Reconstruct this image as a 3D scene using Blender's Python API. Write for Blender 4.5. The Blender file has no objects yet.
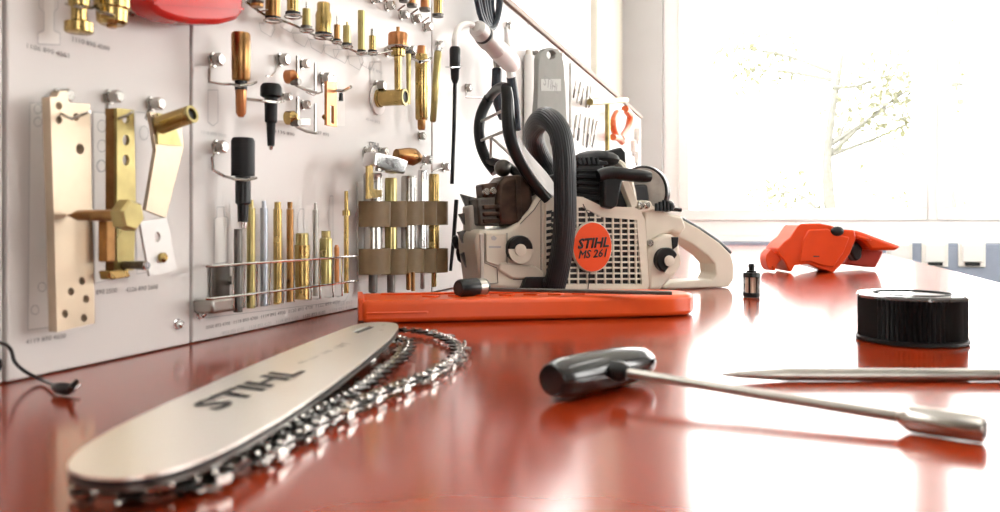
import bpy, bmesh, math, random
from mathutils import Vector, Matrix
from mathutils.geometry import tessellate_polygon
random.seed(7)
PI = math.pi
V = Vector
scene = bpy.context.scene
C = bpy.data.collections.new('scene_objects'); scene.collection.children.link(C)

# ------------------------------------------------------------------ camera
FPX = 800.0                                   # focal length in pixels of the 1000 px wide frame
HOR = 222.0                                   # horizon row
YAW = math.atan(262 / FPX)
CAM = V((0.435, 0.0, 0.098))
R_ = V((math.cos(YAW), math.sin(YAW), 0)); F_ = V((-math.sin(YAW), math.cos(YAW), 0)); U_ = V((0, 0, 1))
cd = bpy.data.cameras.new('camera'); cam = bpy.data.objects.new('camera', cd); C.objects.link(cam)
cd.sensor_width = 36; cd.lens = 36 * FPX / 1000
cd.shift_y = -(256 - HOR) / 1000
cd.clip_start = 0.01
cam.location = CAM; cam.rotation_euler = (PI / 2, 0, YAW)
cd.dof.use_dof = True; cd.dof.focus_distance = 1.02; cd.dof.aperture_fstop = 9.0
scene.camera = cam

# ------------------------------------------------------------------ world, fill lamps, exposure
w = bpy.data.worlds.new('World'); scene.world = w; w.use_nodes = True
bg = w.node_tree.nodes['Background']; bg.inputs[0].default_value = (1.0, 0.985, 0.95, 1); bg.inputs[1].default_value = 9.5
vs = scene.view_settings
vs.view_transform = 'Standard'; vs.look = 'None'; vs.gamma = 1; vs.use_curve_mapping = False; vs.exposure = 0.12
FILL_LAMP_W = 5.0

# ------------------------------------------------------------------ pixel -> place
def ray(px, py): return R_ * ((px - 500) / FPX) + F_ - U_ * ((py - HOR) / FPX)
def onz(px, py, z=0.0):
    d = ray(px, py); return CAM + d * ((z - CAM.z) / d.z)
def onx(px, py, x=0.0):
    d = ray(px, py); return CAM + d * ((x - CAM.x) / d.x)
def ony(px, py, y):
    d = ray(px, py); return CAM + d * ((y - CAM.y) / d.y)
def ond(px, py, D): return CAM + ray(px, py) * D
def depth(p): return (p - CAM).dot(F_)
def px2m(p): return depth(p) / FPX            # metres per pixel at p

# ------------------------------------------------------------------ materials
MATS = {}
def mat(name, col, rough=0.4, metal=0.0, noise=0.0, nscale=40, bump=0.0, bscale=200, coat=0.0, trans=0.0, spec=0.5, rvar=0.0):
    if name in MATS: return MATS[name]
    m = bpy.data.materials.new(name); m.use_nodes = True; nt = m.node_tree; b = nt.nodes['Principled BSDF']
    b.inputs['Base Color'].default_value = (*col, 1); b.inputs['Roughness'].default_value = rough; b.inputs['Metallic'].default_value = metal
    b.inputs['Coat Weight'].default_value = coat; b.inputs['Coat Roughness'].default_value = 0.06
    b.inputs['Specular IOR Level'].default_value = spec
    tc = nt.nodes.new('ShaderNodeTexCoord')
    if noise or rvar:
        n = nt.nodes.new('ShaderNodeTexNoise'); n.inputs['Scale'].default_value = nscale; n.inputs['Detail'].default_value = 5
        nt.links.new(tc.outputs['Object'], n.inputs['Vector'])
        if noise:
            r = nt.nodes.new('ShaderNodeValToRGB')
            r.color_ramp.elements[0].position = 0.3; r.color_ramp.elements[1].position = 0.7
            r.color_ramp.elements[0].color = (*[c * (1 - noise) for c in col], 1)
            r.color_ramp.elements[1].color = (*[min(1, c * (1 + noise)) for c in col], 1)
            nt.links.new(n.outputs['Fac'], r.inputs[0]); nt.links.new(r.outputs[0], b.inputs['Base Color'])
        if rvar:
            mr = nt.nodes.new('ShaderNodeMapRange'); mr.inputs['To Min'].default_value = max(0.02, rough - rvar); mr.inputs['To Max'].default_value = rough + rvar
            nt.links.new(n.outputs['Fac'], mr.inputs['Value']); nt.links.new(mr.outputs[0], b.inputs['Roughness'])
    if bump:
        n2 = nt.nodes.new('ShaderNodeTexNoise'); n2.inputs['Scale'].default_value = bscale; n2.inputs['Detail'].default_value = 4
        nt.links.new(tc.outputs['Object'], n2.inputs['Vector'])
        bp = nt.nodes.new('ShaderNodeBump'); bp.inputs['Strength'].default_value = bump; bp.inputs['Distance'].default_value = 0.002
        nt.links.new(n2.outputs['Fac'], bp.inputs['Height']); nt.links.new(bp.outputs[0], b.inputs['Normal'])
    MATS[name] = m; return m
mat('bench', (0.235, 0.022, 0.0035), 0.15, noise=0.12, nscale=9)
MATS['bench'].node_tree.nodes['Principled BSDF'].inputs['IOR'].default_value = 1.7
mat('bench_edge', (0.20, 0.05, 0.03), 0.4)
mat('panel', (0.62, 0.585, 0.565), 0.33, noise=0.03, nscale=6, rvar=0.05)
mat('print', (0.16, 0.15, 0.15), 0.6)
mat('print_pale', (0.42, 0.41, 0.41), 0.6)
mat('print_fill', (0.72, 0.69, 0.66), 0.5)
mat('dark', (0.012, 0.012, 0.014), 0.5)
mat('wood', (0.22, 0.12, 0.07), 0.5, noise=0.2, nscale=30)
mat('wall', (0.78, 0.76, 0.73), 0.8, noise=0.02, nscale=8, bump=0.05)
mat('wall_backlit', (0.56, 0.55, 0.56), 0.8, noise=0.02, nscale=8)  # grey puts the backlit shade of the window wall into its colour
mat('wall_beige', (0.74, 0.70, 0.62), 0.8, noise=0.02, nscale=8)
mat('ceiling', (0.8, 0.8, 0.79), 0.9, noise=0.01)
mat('wall_dark', (0.20, 0.17, 0.15), 0.8, noise=0.05)
mat('floor', (0.16, 0.14, 0.12), 0.5, noise=0.1, nscale=5)
mat('pvc', (0.90, 0.88, 0.87), 0.4, noise=0.01)
mat('duct', (0.30, 0.34, 0.43), 0.45, noise=0.02)
mat('outlet', (0.86, 0.83, 0.78), 0.4, noise=0.01)
mat('brass', (0.46, 0.325, 0.125), 0.26, 1.0, noise=0.22, nscale=60, rvar=0.08)
mat('brass_green', (0.41, 0.335, 0.145), 0.30, 1.0, noise=0.22, nscale=45, rvar=0.08)
mat('brass_brown', (0.34, 0.18, 0.07), 0.30, 1.0, noise=0.3, nscale=70, rvar=0.08)
mat('copper', (0.48, 0.21, 0.09), 0.30, 1.0, noise=0.25, nscale=60)
mat('zinc', (0.54, 0.44, 0.33), 0.40, 1.0, noise=0.14, nscale=22, rvar=0.08)
mat('chrome', (0.66, 0.66, 0.66), 0.16, 1.0, noise=0.05)
mat('steel', (0.46, 0.44, 0.41), 0.26, 1.0, noise=0.12, nscale=60)
mat('blue_steel', (0.36, 0.38, 0.42), 0.32, 1.0, noise=0.15)
mat('dark_steel', (0.14, 0.13, 0.12), 0.35, 1.0, noise=0.2)
mat('gunmetal', (0.36, 0.34, 0.31), 0.32, 1.0, noise=0.15)
mat('bar_steel', (0.96, 0.94, 0.89), 0.34, 1.0, noise=0.02, nscale=9, rvar=0.04)
mat('chain', (0.55, 0.53, 0.50), 0.16, 1.0, noise=0.2, nscale=120)
mat('chain_dark', (0.03, 0.03, 0.03), 0.35, 1.0, noise=0.2, nscale=120)
mat('black', (0.008, 0.0085, 0.0095), 0.30, noise=0.1, spec=0.35)
mat('black_gloss', (0.007, 0.007, 0.008), 0.16, noise=0.1, coat=0.3)
mat('black_matte', (0.008, 0.008, 0.009), 0.5, noise=0.1, spec=0.25)
mat('rubber', (0.012, 0.014, 0.017), 0.40, noise=0.15, nscale=80, spec=0.4)
mat('bluegrey_rubber', (0.022, 0.032, 0.046), 0.45, noise=0.1)
mat('red_plastic', (0.52, 0.014, 0.012), 0.25, noise=0.05)
mat('orange', (0.74, 0.085, 0.009), 0.33, noise=0.06, nscale=30, bump=0.03)
mat('orange_cover', (0.60, 0.052, 0.006), 0.32, noise=0.06, nscale=30, spec=0.3)
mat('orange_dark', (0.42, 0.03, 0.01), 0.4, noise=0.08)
mat('badge', (0.80, 0.075, 0.012), 0.35, noise=0.03)
mat('saw_white', (0.66, 0.60, 0.50), 0.36, noise=0.04, nscale=25)
mat('filter_cloth', (0.36, 0.33, 0.29), 0.7, noise=0.12, nscale=90)
mat('saw_grey', (0.50, 0.47, 0.42), 0.4, noise=0.04)
mat('muffler', (0.085, 0.055, 0.042), 0.34, 0.85, noise=0.4, nscale=50, rvar=0.1)
mat('leather', (0.15, 0.10, 0.045), 0.55, noise=0.15, nscale=60, bump=0.1)
mat('white_plastic', (0.82, 0.81, 0.79), 0.3, noise=0.01)
mat('label_grey', (0.42, 0.42, 0.40), 0.8, spec=0.05)
mat('grey_plastic', (0.25, 0.25, 0.235), 0.85, noise=0.03, spec=0.05)
mat('dull_alloy', (0.62, 0.60, 0.58), 0.5, 0.6, noise=0.05)
mat('pliers_orange', (0.80, 0.17, 0.05), 0.4, noise=0.04)
mat('felt', (0.62, 0.46, 0.35), 0.9, noise=0.1, bump=0.3)
mat('filter_black', (0.006, 0.006, 0.006), 0.45, noise=0.1, spec=0.25)
mat('filter_top', (0.05, 0.05, 0.05), 0.06, coat=1.0, spec=1.0)
mat('bark', (0.15, 0.145, 0.13), 0.9, noise=0.2)
mat('ground', (0.20, 0.24, 0.09), 0.9, noise=0.2)
def glass_mat():
    m = bpy.data.materials.new('window_glass'); m.use_nodes = True; nt = m.node_tree; nt.nodes.clear()
    o = nt.nodes.new('ShaderNodeOutputMaterial'); mx = nt.nodes.new('ShaderNodeMixShader'); t = nt.nodes.new('ShaderNodeBsdfTransparent')
    g = nt.nodes.new('ShaderNodeBsdfGlossy'); g.inputs['Roughness'].default_value = 0.02; f = nt.nodes.new('ShaderNodeFresnel'); f.inputs[0].default_value = 1.45
    ge = nt.nodes.new('ShaderNodeNewGeometry'); sb = nt.nodes.new('ShaderNodeMath'); sb.operation = 'SUBTRACT'; sb.inputs[0].default_value = 1.0; mu = nt.nodes.new('ShaderNodeMath'); mu.operation = 'MULTIPLY'
    nt.links.new(ge.outputs['Backfacing'], sb.inputs[1]); nt.links.new(sb.outputs[0], mu.inputs[0]); nt.links.new(f.outputs[0], mu.inputs[1]); nt.links.new(mu.outputs[0], mx.inputs[0]); nt.links.new(t.outputs[0], mx.inputs[1]); nt.links.new(g.outputs[0], mx.inputs[2]); nt.links.new(mx.outputs[0], o.inputs[0])
    MATS['glass'] = m
glass_mat()
def leaf_mat(name, col):
    m = bpy.data.materials.new(name); m.use_nodes = True; nt = m.node_tree; b = nt.nodes['Principled BSDF']; o = nt.nodes['Material Output']
    b.inputs['Base Color'].default_value = (*col, 1); b.inputs['Roughness'].default_value = 0.6
    tr = nt.nodes.new('ShaderNodeBsdfTranslucent'); tr.inputs[0].default_value = (*col, 1)
    ad = nt.nodes.new('ShaderNodeAddShader'); nt.links.new(b.outputs[0], ad.inputs[0]); nt.links.new(tr.outputs[0], ad.inputs[1]); nt.links.new(ad.outputs[0], o.inputs[0])
    MATS[name] = m
leaf_mat('leaf', (0.082, 0.080, 0.050)); leaf_mat('leaf_pale', (0.086, 0.076, 0.048))
def fill_lamp_mat():
    m = bpy.data.materials.new('fill_lamp_diffuser'); m.use_nodes = True; b = m.node_tree.nodes['Principled BSDF']
    b.inputs['Base Color'].default_value = (0.9, 0.9, 0.9, 1); b.inputs['Emission Color'].default_value = (1, 0.97, 0.92, 1); b.inputs['Emission Strength'].default_value = FILL_LAMP_W
    MATS['lamp'] = m
fill_lamp_mat()

# ------------------------------------------------------------------ mesh builder
class MB:
    def __init__(s): s.bm = bmesh.new()
    def _face(s, vs):
        try: return s.bm.faces.new(vs)
        except ValueError: return None
    def box(s, a, b):
        a, b = V(a), V(b)
        c = (a + b) / 2; h = (b - a) / 2
        return s.obox(c, V((h.x, 0, 0)), V((0, h.y, 0)), V((0, 0, h.z)))
    def obox(s, c, ax, ay, az):
        vs = [s.bm.verts.new(c + ax * i + ay * j + az * k) for i in (-1, 1) for j in (-1, 1) for k in (-1, 1)]
        for f in ((0, 1, 3, 2), (4, 6, 7, 5), (0, 4, 5, 1), (2, 3, 7, 6), (0, 2, 6, 4), (1, 5, 7, 3)): s._face([vs[i] for i in f])
        return s
    def lathe(s, p0, p1, prof, n=20, cap=True, ph=0.0, star=None):
        """prof: list of (t, r), t along p0->p1"""
        p0, p1 = V(p0), V(p1); d = p1 - p0; dn = d.normalized()
        a = dn.orthogonal().normalized(); 
        if abs(dn.z) > 0.99: a = V((1, 0, 0))
        b = dn.cross(a)
        rings = []
        for t, r in prof:
            ring = []
            for i in range(n):
                an = 2 * PI * i / n + ph; rr = r * (star if (star and i % 2) else 1)
                ring.append(s.bm.verts.new(p0 + d * t + a * (rr * math.cos(an)) + b * (rr * math.sin(an))))
            rings.append(ring)
        for q in range(len(rings) - 1):
            for i in range(n): s._face([rings[q][i], rings[q][(i + 1) % n], rings[q + 1][(i + 1) % n], rings[q + 1][i]])
        if cap:
            if prof[0][1] > 1e-6: s._face(rings[0][::-1])
            if prof[-1][1] > 1e-6: s._face(rings[-1])
        return s
    def tube(s, pts, r, n=10, closed=False, flat=None):
        pts = [V(p) for p in pts]; N = len(pts)
        rs = r if isinstance(r, (list, tuple)) else [r] * N
        rings = []; prev = None
        for i in range(N):
            if closed: t = pts[(i + 1) % N] - pts[i - 1]
            else: t = pts[min(i + 1, N - 1)] - pts[max(i - 1, 0)]
            t.normalize()
            if prev is None: a = t.orthogonal().normalized()
            else:
                a = prev - t * prev.dot(t)
                a = a.normalized() if a.length > 1e-6 else t.orthogonal().normalized()
            prev = a; b = t.cross(a)
            rings.append([s.bm.verts.new(pts[i] + a * (rs[i] * math.cos(2 * PI * k / n)) + b * (rs[i] * math.sin(2 * PI * k / n))) for k in range(n)])
        for q in range(N if closed else N - 1):
            A, B = rings[q], rings[(q + 1) % N]
            for k in range(n): s._face([A[k], A[(k + 1) % n], B[(k + 1) % n], B[k]])
        if not closed: s._face(rings[0][::-1]); s._face(rings[-1])
        return s
    def prism(s, poly, vec, holes=()):
        """poly: 3d points in one plane; extruded by vec; holes are lists of 3d points"""
        loops = [[V(p) for p in poly]] + [[V(p) for p in h] for h in holes]; vec = V(vec)
        flat = [p for l in loops for p in l]
        f0 = [s.bm.verts.new(p) for p in flat]; f1 = [s.bm.verts.new(p + vec) for p in flat]
        if holes:
            for t in tessellate_polygon(loops): s._face([f0[i] for i in t]); s._face([f1[i] for i in t][::-1])
        else:
            s._face(f0); s._face(f1[::-1])
        k = 0
        for l in loops:
            n = len(l)
            for i in range(n):
                a, b = k + i, k + (i + 1) % n; s._face([f0[a], f1[a], f1[b], f0[b]])
            k += n
        return s
    def ball(s, c, ax, ay, az, n=16, m=10):
        c = V(c); rings = []
        top = s.bm.verts.new(c + az); bot = s.bm.verts.new(c - az)
        for j in range(1, m):
            t = PI * j / m
            rings.append([s.bm.verts.new(c + az * math.cos(t) + ax * (math.sin(t) * math.cos(2 * PI * i / n)) + ay * (math.sin(t) * math.sin(2 * PI * i / n))) for i in range(n)])
        for i in range(n):
            s._face([top, rings[0][i], rings[0][(i + 1) % n]]); s._face([bot, rings[-1][(i + 1) % n], rings[-1][i]])
            for q in range(len(rings) - 1): s._face([rings[q][i], rings[q + 1][i], rings[q + 1][(i + 1) % n], rings[q][(i + 1) % n]])
        return s
    def build(s, name, m, parent=None, bevel=0.0, ang=35, seg=2, loc=None, smooth=True):
        bm = s.bm
        bmesh.ops.recalc_face_normals(bm, faces=bm.faces[:])
        o = V((0, 0, 0))
        if parent is not None:
            q = parent
            while q is not None: o = o + q.location; q = q.parent
        elif loc is not None: o = V(loc)
        for v in bm.verts: v.co -= o
        me = bpy.data.meshes.new(name); bm.to_mesh(me); bm.free()
        if smooth:
            for p in me.polygons: p.use_smooth = True
            me.set_sharp_from_angle(angle=math.radians(ang))
        me.materials.append(MATS[m])
        ob = bpy.data.objects.new(name, me); C.objects.link(ob)
        if parent is not None: ob.parent = parent
        else: ob.location = o
        if bevel:
            bv = ob.modifiers.new('bevel', 'BEVEL'); bv.width = bevel; bv.segments = seg; bv.limit_method = 'ANGLE'; bv.angle_limit = math.radians(40)
        return ob
def tag(o, label, cat, group=None):
    o['label'] = label; o['category'] = cat
    if group: o['group'] = group
    return o
def thing(name, label, cat, loc, group=None):
    o = bpy.data.objects.new(name, None); o.empty_display_size = 0.02; C.objects.link(o); o.location = V(loc)
    return tag(o, label, cat, group)
def struct(o): o['kind'] = 'structure'; return o
def smooth_pts(pts, k=6, closed=False):
    pts = [V(p) for p in pts]; n = len(pts); out = []
    for i in range(n if closed else n - 1):
        if closed: p0, p1, p2, p3 = pts[i - 1], pts[i], pts[(i + 1) % n], pts[(i + 2) % n]
        else: p0, p1, p2, p3 = pts[max(i - 1, 0)], pts[i], pts[i + 1], pts[min(i + 2, n - 1)]
        for j in range(k):
            t = j / k
            out.append(0.5 * ((2 * p1) + (p2 - p0) * t + (2 * p0 - 5 * p1 + 4 * p2 - p3) * t * t + (3 * p1 - p0 - 3 * p2 + p3) * t ** 3))
    if not closed: out.append(pts[-1])
    return out
def circle(c, ax, ay, n=16): return [V(c) + ax * math.cos(2 * PI * i / n) + ay * math.sin(2 * PI * i / n) for i in range(n)]
def text(name, s, org, xd, yd, size, m, parent, shear=0.0, bold=0.0, align='CENTER', length=None, ext=0.0, fat=0.0):
    cu = bpy.data.curves.new('tmp_text', 'FONT'); cu.body = s; cu.size = 1; cu.shear = shear; cu.offset = bold; cu.resolution_u = 2
    cu.align_x = align; cu.align_y = 'CENTER'; cu.extrude = ext / size if ext else 0; cu.bevel_depth = fat; cu.bevel_resolution = 0
    to = bpy.data.objects.new('tmp_text', cu); C.objects.link(to)
    me = bpy.data.meshes.new_from_object(to.evaluated_get(bpy.context.evaluated_depsgraph_get()))
    bpy.data.objects.remove(to); bpy.data.curves.remove(cu)
    me.name = name
    xd = V(xd).normalized(); yd = V(yd).normalized(); zd = xd.cross(yd)
    xs = [v.co.x for v in me.vertices]; ln = max(xs) - min(xs)
    sx = (length / ln) if length else size
    o = V((0, 0, 0)); q = parent
    while q is not None: o = o + q.location; q = q.parent
    for v in me.vertices: v.co = V(org) - o + xd * (v.co.x * sx) + yd * (v.co.y * size) + zd * (v.co.z * size)
    me.materials.clear(); me.materials.append(MATS[m])
    ob = bpy.data.objects.new(name, me); C.objects.link(ob); ob.parent = parent
    return ob

# ------------------------------------------------------------------ the room
WY = 3.70; WX = -0.18; RX = 3.4; BY = -2.4; FZ = -0.92; CZ = 1.75; TH = 0.12
def bx(name, a, b, m, kind=True, bevel=0):
    o = MB().box(a, b).build(name, m, None, bevel=bevel, loc=V(a), smooth=False)
    return struct(o) if kind else o
bx('floor', (WX - TH, BY - TH, FZ - 0.1), (RX + TH, WY + 0.3, FZ), 'floor')
bx('ceiling', (WX - TH, BY - TH, CZ), (RX + TH, WY + 0.3, CZ + 0.1), 'ceiling')
def wall_with_opening(name, fix, lo, hi, z0, z1, openings, m, axis):
    """wall slab between lo..hi along an axis with rectangular openings (lo, hi, z0, z1), one mesh"""
    mb = MB()
    def slab(a0, a1, b0, b1):
        if a1 - a0 < 1e-4 or b1 - b0 < 1e-4: return
        if axis == 'x': mb.box((a0, fix[0], b0), (a1, fix[1], b1))
        else: mb.box((fix[0], a0, b0), (fix[1], a1, b1))
    cur = lo
    for (a0, a1, b0, b1) in openings:
        slab(cur, a0, z0, z1); slab(a0, a1, z0, b0); slab(a0, a1, b1, z1); cur = a1
    slab(cur, hi, z0, z1)
    return struct(mb.build(name, m, None, loc=(0, 0, 0), smooth=False))
wx0 = ony(662, 100, WY).x; wx1 = 2.75; wz0 = 0.035; wz1 = 1.45
LW0, LW1 = -0.6, onx(597, 60, WX).y
wall_with_opening('wall_back', (WY, WY + 0.26), WX - TH, RX + TH, FZ, CZ, [(wx0, wx1, wz0, wz1)], 'wall_backlit', 'x')
wall_with_opening('wall_left', (WX - TH, WX), BY, WY, FZ, CZ, [(LW0, LW1, 0.46, 1.45)], 'wall_beige', 'y')
wall_with_opening('wall_right', (RX, RX + TH), BY, WY, FZ, CZ, [(0.6, 2.9, 0.1, 1.5)], 'wall_dark', 'y')
wall_with_opening('wall_front', (BY - TH, BY), WX - TH, RX + TH, FZ, CZ, [(1.9, 3.1, 0.1, 1.5)], 'wall_dark', 'x')

def window(name, p0, ex, lens, z0, z1, nrm, mulls, fw, handle=None):
    """frame in a wall opening. p0 corner, ex direction along wall, nrm towards the room"""
    root = bpy.data.objects.new(name, None); C.objects.link(root); root.location = V(p0); root['kind'] = 'structure'
    p0 = V(p0)
    def bar(a0, a1, b0, b1, t0, t1, nm, m='pvc', bev=0.004):
        mb = MB(); c = p0 + ex * ((a0 + a1) / 2) + U_ * ((b0 + b1) / 2 - p0.z) + nrm * ((t0 + t1) / 2)
        mb.obox(c, ex * ((a1 - a0) / 2), nrm * ((t1 - t0) / 2), U_ * ((b1 - b0) / 2)); return mb.build(nm, m, root, bevel=bev, smooth=False)
    bar(0, lens, z0, z0 + fw, -0.05, 0.02, 'window_frame'); bar(0, lens, z1 - fw, z1, -0.05, 0.02, 'window_frame')
    bar(0, fw, z0 + fw, z1 - fw, -0.05, 0.02, 'window_frame'); bar(lens - fw, lens, z0 + fw, z1 - fw, -0.05, 0.02, 'window_frame')
    xs = [fw] + [m for m in mulls] + [lens - fw]
    for m in mulls: bar(m - 0.02, m + 0.02, z0 + fw, z1 - fw, -0.05, 0.025, 'mullion')
    for i in range(len(xs) - 1):
        a0 = xs[i] + (0.02 if i else 0); a1 = xs[i + 1] - (0.02 if i < len(xs) - 2 else 0); sw = 0.05
        for (q0, q1, r0, r1) in ((a0, a1, z0 + fw, z0 + fw + sw), (a0, a1, z1 - fw - sw, z1 - fw), (a0, a0 + sw, z0 + fw + sw, z1 - fw - sw), (a1 - sw, a1, z0 + fw + sw, z1 - fw - sw)):
            bar(q0, q1, r0, r1, -0.03, 0.035, 'sash')
        bar(a0 + sw, a1 - sw, z0 + fw + sw, z1 - fw - sw, -0.006, -0.002, 'pane', 'glass', 0)
    if handle:
        h = bar(handle[0] - 0.012, handle[0] + 0.012, handle[1] - 0.055, handle[1] + 0.055, 0.036, 0.05, 'window_handle', 'pvc')
        g = MB(); c = p0 + ex * handle[0] + U_ * (handle[1] - p0.z) + nrm * 0.066; g.obox(c - U_ * 0.03, ex * 0.009, nrm * 0.008, U_ * 0.06); g.build('lever', 'pvc', h, bevel=0.003, smooth=False)
    return root
mull = ony(934, 100, WY).x - wx0
hx = ony(946, 204, WY)
window('window_1', (wx0, WY + 0.06, wz0), V((1, 0, 0)), wx1 - wx0, wz0, wz1, V((0, -1, 0)), [mull], 0.07, (hx.x - wx0 - 0.02, 0.20))
window('window_2', (WX - 0.05, LW0, 0.46), V((0, 1, 0)), LW1 - LW0, 0.46, 1.45, V((1, 0, 0)), [1.0], 0.05)
window('fill_window_right', (RX + 0.05, 0.6, 0.1), V((0, 1, 0)), 2.3, 0.1, 1.5, V((-1, 0, 0)), [1.15], 0.05)  # unseen window, added to light the panel and the saw
window('fill_window_front', (1.9, BY - 0.05, 0.1), V((1, 0, 0)), 1.2, 0.1, 1.5, V((0, 1, 0)), [0.6], 0.05)  # unseen window behind the camera, added as frontal fill light
# window board and cable duct under the window
struct(MB().box((WX, WY - 0.03, 0.012), (RX, WY, 0.036)).build('trim_1', 'pvc', None, bevel=0.003, loc=(WX, WY, 0.012), smooth=False))
struct(MB().box((WX, WY - 0.07, -0.165), (RX, WY, 0.011)).box((WX, WY - 0.076, -0.150), (RX, WY - 0.07, -0.004)).build('trim_2', 'duct', None, bevel=0.003, loc=(WX, WY, -0.165), smooth=False))
for i, pxc in enumerate((899, 934.5, 971.5)):
    c = ony(pxc, 254.5, WY - 0.077)
    t = thing('wall_outlet', ['cream socket on the blue-grey cable duct, half hidden behind the orange engine cover', 'cream wall socket on the cable duct between two other sockets',
              'cream wall socket on the cable duct farthest from the orange cover'][i], 'socket', c + V((0, 0, -0.05)), 'wall sockets on the cable duct')
    MB().box(c + V((-0.048, -0.010, -0.05)), c + V((0.048, 0, 0.05))).build('cover_plate', 'outlet', t, bevel=0.004, smooth=False)
    MB().box(c + V((-0.036, -0.017, -0.030)), c + V((0.036, -0.010, 0.040))).build('socket_insert', 'white_plastic', t, bevel=0.004, smooth=False)
    MB().box(c + V((-0.026, -0.019, -0.044)), c + V((0.026, -0.0105, -0.031))).build('slot', 'dark', t, smooth=False)
# lamps added on the unseen ceiling purely as fill light
for i, (x, y) in enumerate(((0.9, -0.4), (1.5, 1.6))):
    t = thing('fill_lamp', ['added long white fill lamp above the near end of the red bench', 'added long white fill lamp hanging near the window'][i], 'lamp', (x, y, CZ - 0.08), 'added fill lamps')
    MB().box((x - 0.16, y - 0.65, CZ - 0.06), (x + 0.16, y + 0.65, CZ)).build('housing', 'pvc', t, bevel=0.005, smooth=False)
    MB().box((x - 0.14, y - 0.62, CZ - 0.075), (x + 0.14, y + 0.62, CZ - 0.061)).build('diffuser', 'lamp', t, smooth=False)

# ------------------------------------------------------------------ outside
struct(bx('ground', (-20, WY + 0.5, FZ - 1.0), (25, 30, FZ - 0.9), 'ground', False))
def tree(name, label, base, h, seed, crown, m, nleaf, twigs):
    rnd = random.Random(seed); base = V(base)
    t = thing(name, label, 'tree', base, 'trees outside the window')
    top = base + V((0.1, 0, h))
    MB().tube(smooth_pts([base - V((0, 0, 0.05)), base + V((0.06, 0, h * .35)), base + V((-0.05, 0, h * .7)), top], 4), [0.11 - 0.09 * i / 12 for i in range(13)], 8).build('trunk', 'bark', t)
    tips = []
    for i in range(twigs):
        z0 = h * rnd.uniform(.25, .95); a = rnd.uniform(0, 2 * PI); L = rnd.uniform(.5, 1) * crown
        p = base + V((0, 0, z0)); q = p + V((math.cos(a) * L, math.sin(a) * L * .6, rnd.uniform(.0, .7) * L)); mid = (p + q) / 2 + V((0, 0, rnd.uniform(-.1, .15)))
        MB().tube(smooth_pts([p, mid, q], 4), [0.028 - 0.0025 * k for k in range(9)], 5).build('branch', 'bark', t); tips += [p.lerp(q, .55), mid.lerp(q, .6), q]
    mb = MB()
    for i in range(nleaf):
        c = rnd.choice(tips) + V((rnd.gauss(0, .16), rnd.gauss(0, .16), rnd.gauss(0, .16)))
        a = V((rnd.uniform(-1, 1), rnd.uniform(-1, 1), rnd.uniform(-1, 1))).normalized() * rnd.uniform(.035, .06); b = a.orthogonal().normalized() * a.length * .5
        vs_ = [mb.bm.verts.new(c + p) for p in (-a, b, a, -b)]; mb.bm.faces.new(vs_)
    fo = mb.build('foliage', m, t, smooth=False); fo['kind'] = 'stuff'
    return t
g0 = FZ - 0.9
tree('tree', 'pale yellow-green leafy tree outside, behind the wide window pane', (1.1, 8.6, g0), 3.6, 3, 1.1, 'leaf', 1700, 14)
tree('tree', 'sunlit yellowish tree outside, behind the narrower window pane', (3.9, 8.2, g0), 3.4, 5, 1.0, 'leaf_pale', 1700, 14)
tree('tree', 'bare slender tree outside beside the window mullion', (1.60, 6.2, g0), 4.6, 9, 0.35, 'leaf', 60, 5)

# ------------------------------------------------------------------ workbench
BX0, BX1, BY0, BY1 = -0.035, 0.80, -0.9, 3.62
bench = thing('workbench', 'long workbench with a glossy red top along the tool wall', 'workbench', (0.4, 1.0, FZ))
MB().box((BX0, BY0, -0.040), (BX1, BY1, 0)).build('bench_top', 'bench', bench, bevel=0.002, smooth=False)
for x in (0.05, 0.72):
    for y in (-0.8, 1.4, 3.5):
        MB().box((x - 0.03, y - 0.03, FZ + 0.0005), (x + 0.03, y + 0.03, -0.0405)).build('leg', 'bench_edge', bench, bevel=0.002, smooth=False)
MB().box((0.03, -0.75, -0.12), (0.07, 3.45, -0.041)).build('apron', 'bench_edge', bench, smooth=False)
MB().box((0.70, -0.75, -0.12), (0.74, 3.45, -0.041)).build('apron', 'bench_edge', bench, smooth=False)

# ------------------------------------------------------------------ tool panels on the wall
PT = 0.488
def wy(px): return onx(px, 222).y
seams = [-0.12, wy(5), wy(191.5), wy(432), wy(528), wy(585), wy(641)]
plab = ['pale metal tool panel before the plate puller, its far edge just showing', 'pale metal tool panel carrying the perforated plate and bracket pullers',
        'pale metal tool panel carrying the wire rack of pins and the strap holder', 'white metal tool panel behind the chainsaw hand guard',
        'white metal tool panel carrying the grey bar scabbard', 'white metal tool panel carrying the orange pliers']
panels = []
for i in range(6):
    y0, y1 = seams[i] + 0.0016, seams[i + 1] - 0.0016
    t = thing('tool_panel', plab[i], 'panel', (-0.006, (y0 + y1) / 2, 0.0005), 'metal tool panels above the bench')
    MB().box((-0.0115, y0, 0.0008), (0, y1, PT)).build('sheet', 'panel', t, bevel=0.0012, smooth=False)
    panels.append(t)
PA, PB, PC, PD, PE = panels[1:]
MB().box((-0.034, seams[0], 0.0005), (-0.0125, seams[-1], PT)).build('backing_board', 'dark', None, loc=(-0.02, 1, 0.0005), smooth=False)
bb = C.objects['backing_board']; tag(bb, 'dark backing board showing in the joints between the tool panels', 'board')
MB().box((-0.036, seams[0], PT + 0.0005), (0.006, seams[-1], PT + 0.012)).build('top_rail', 'wood', None, bevel=0.001, loc=(-0.02, 1, PT), smooth=False)
tag(C.objects['top_rail'], 'brown wooden rail capping the tool panels', 'rail')

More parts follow.
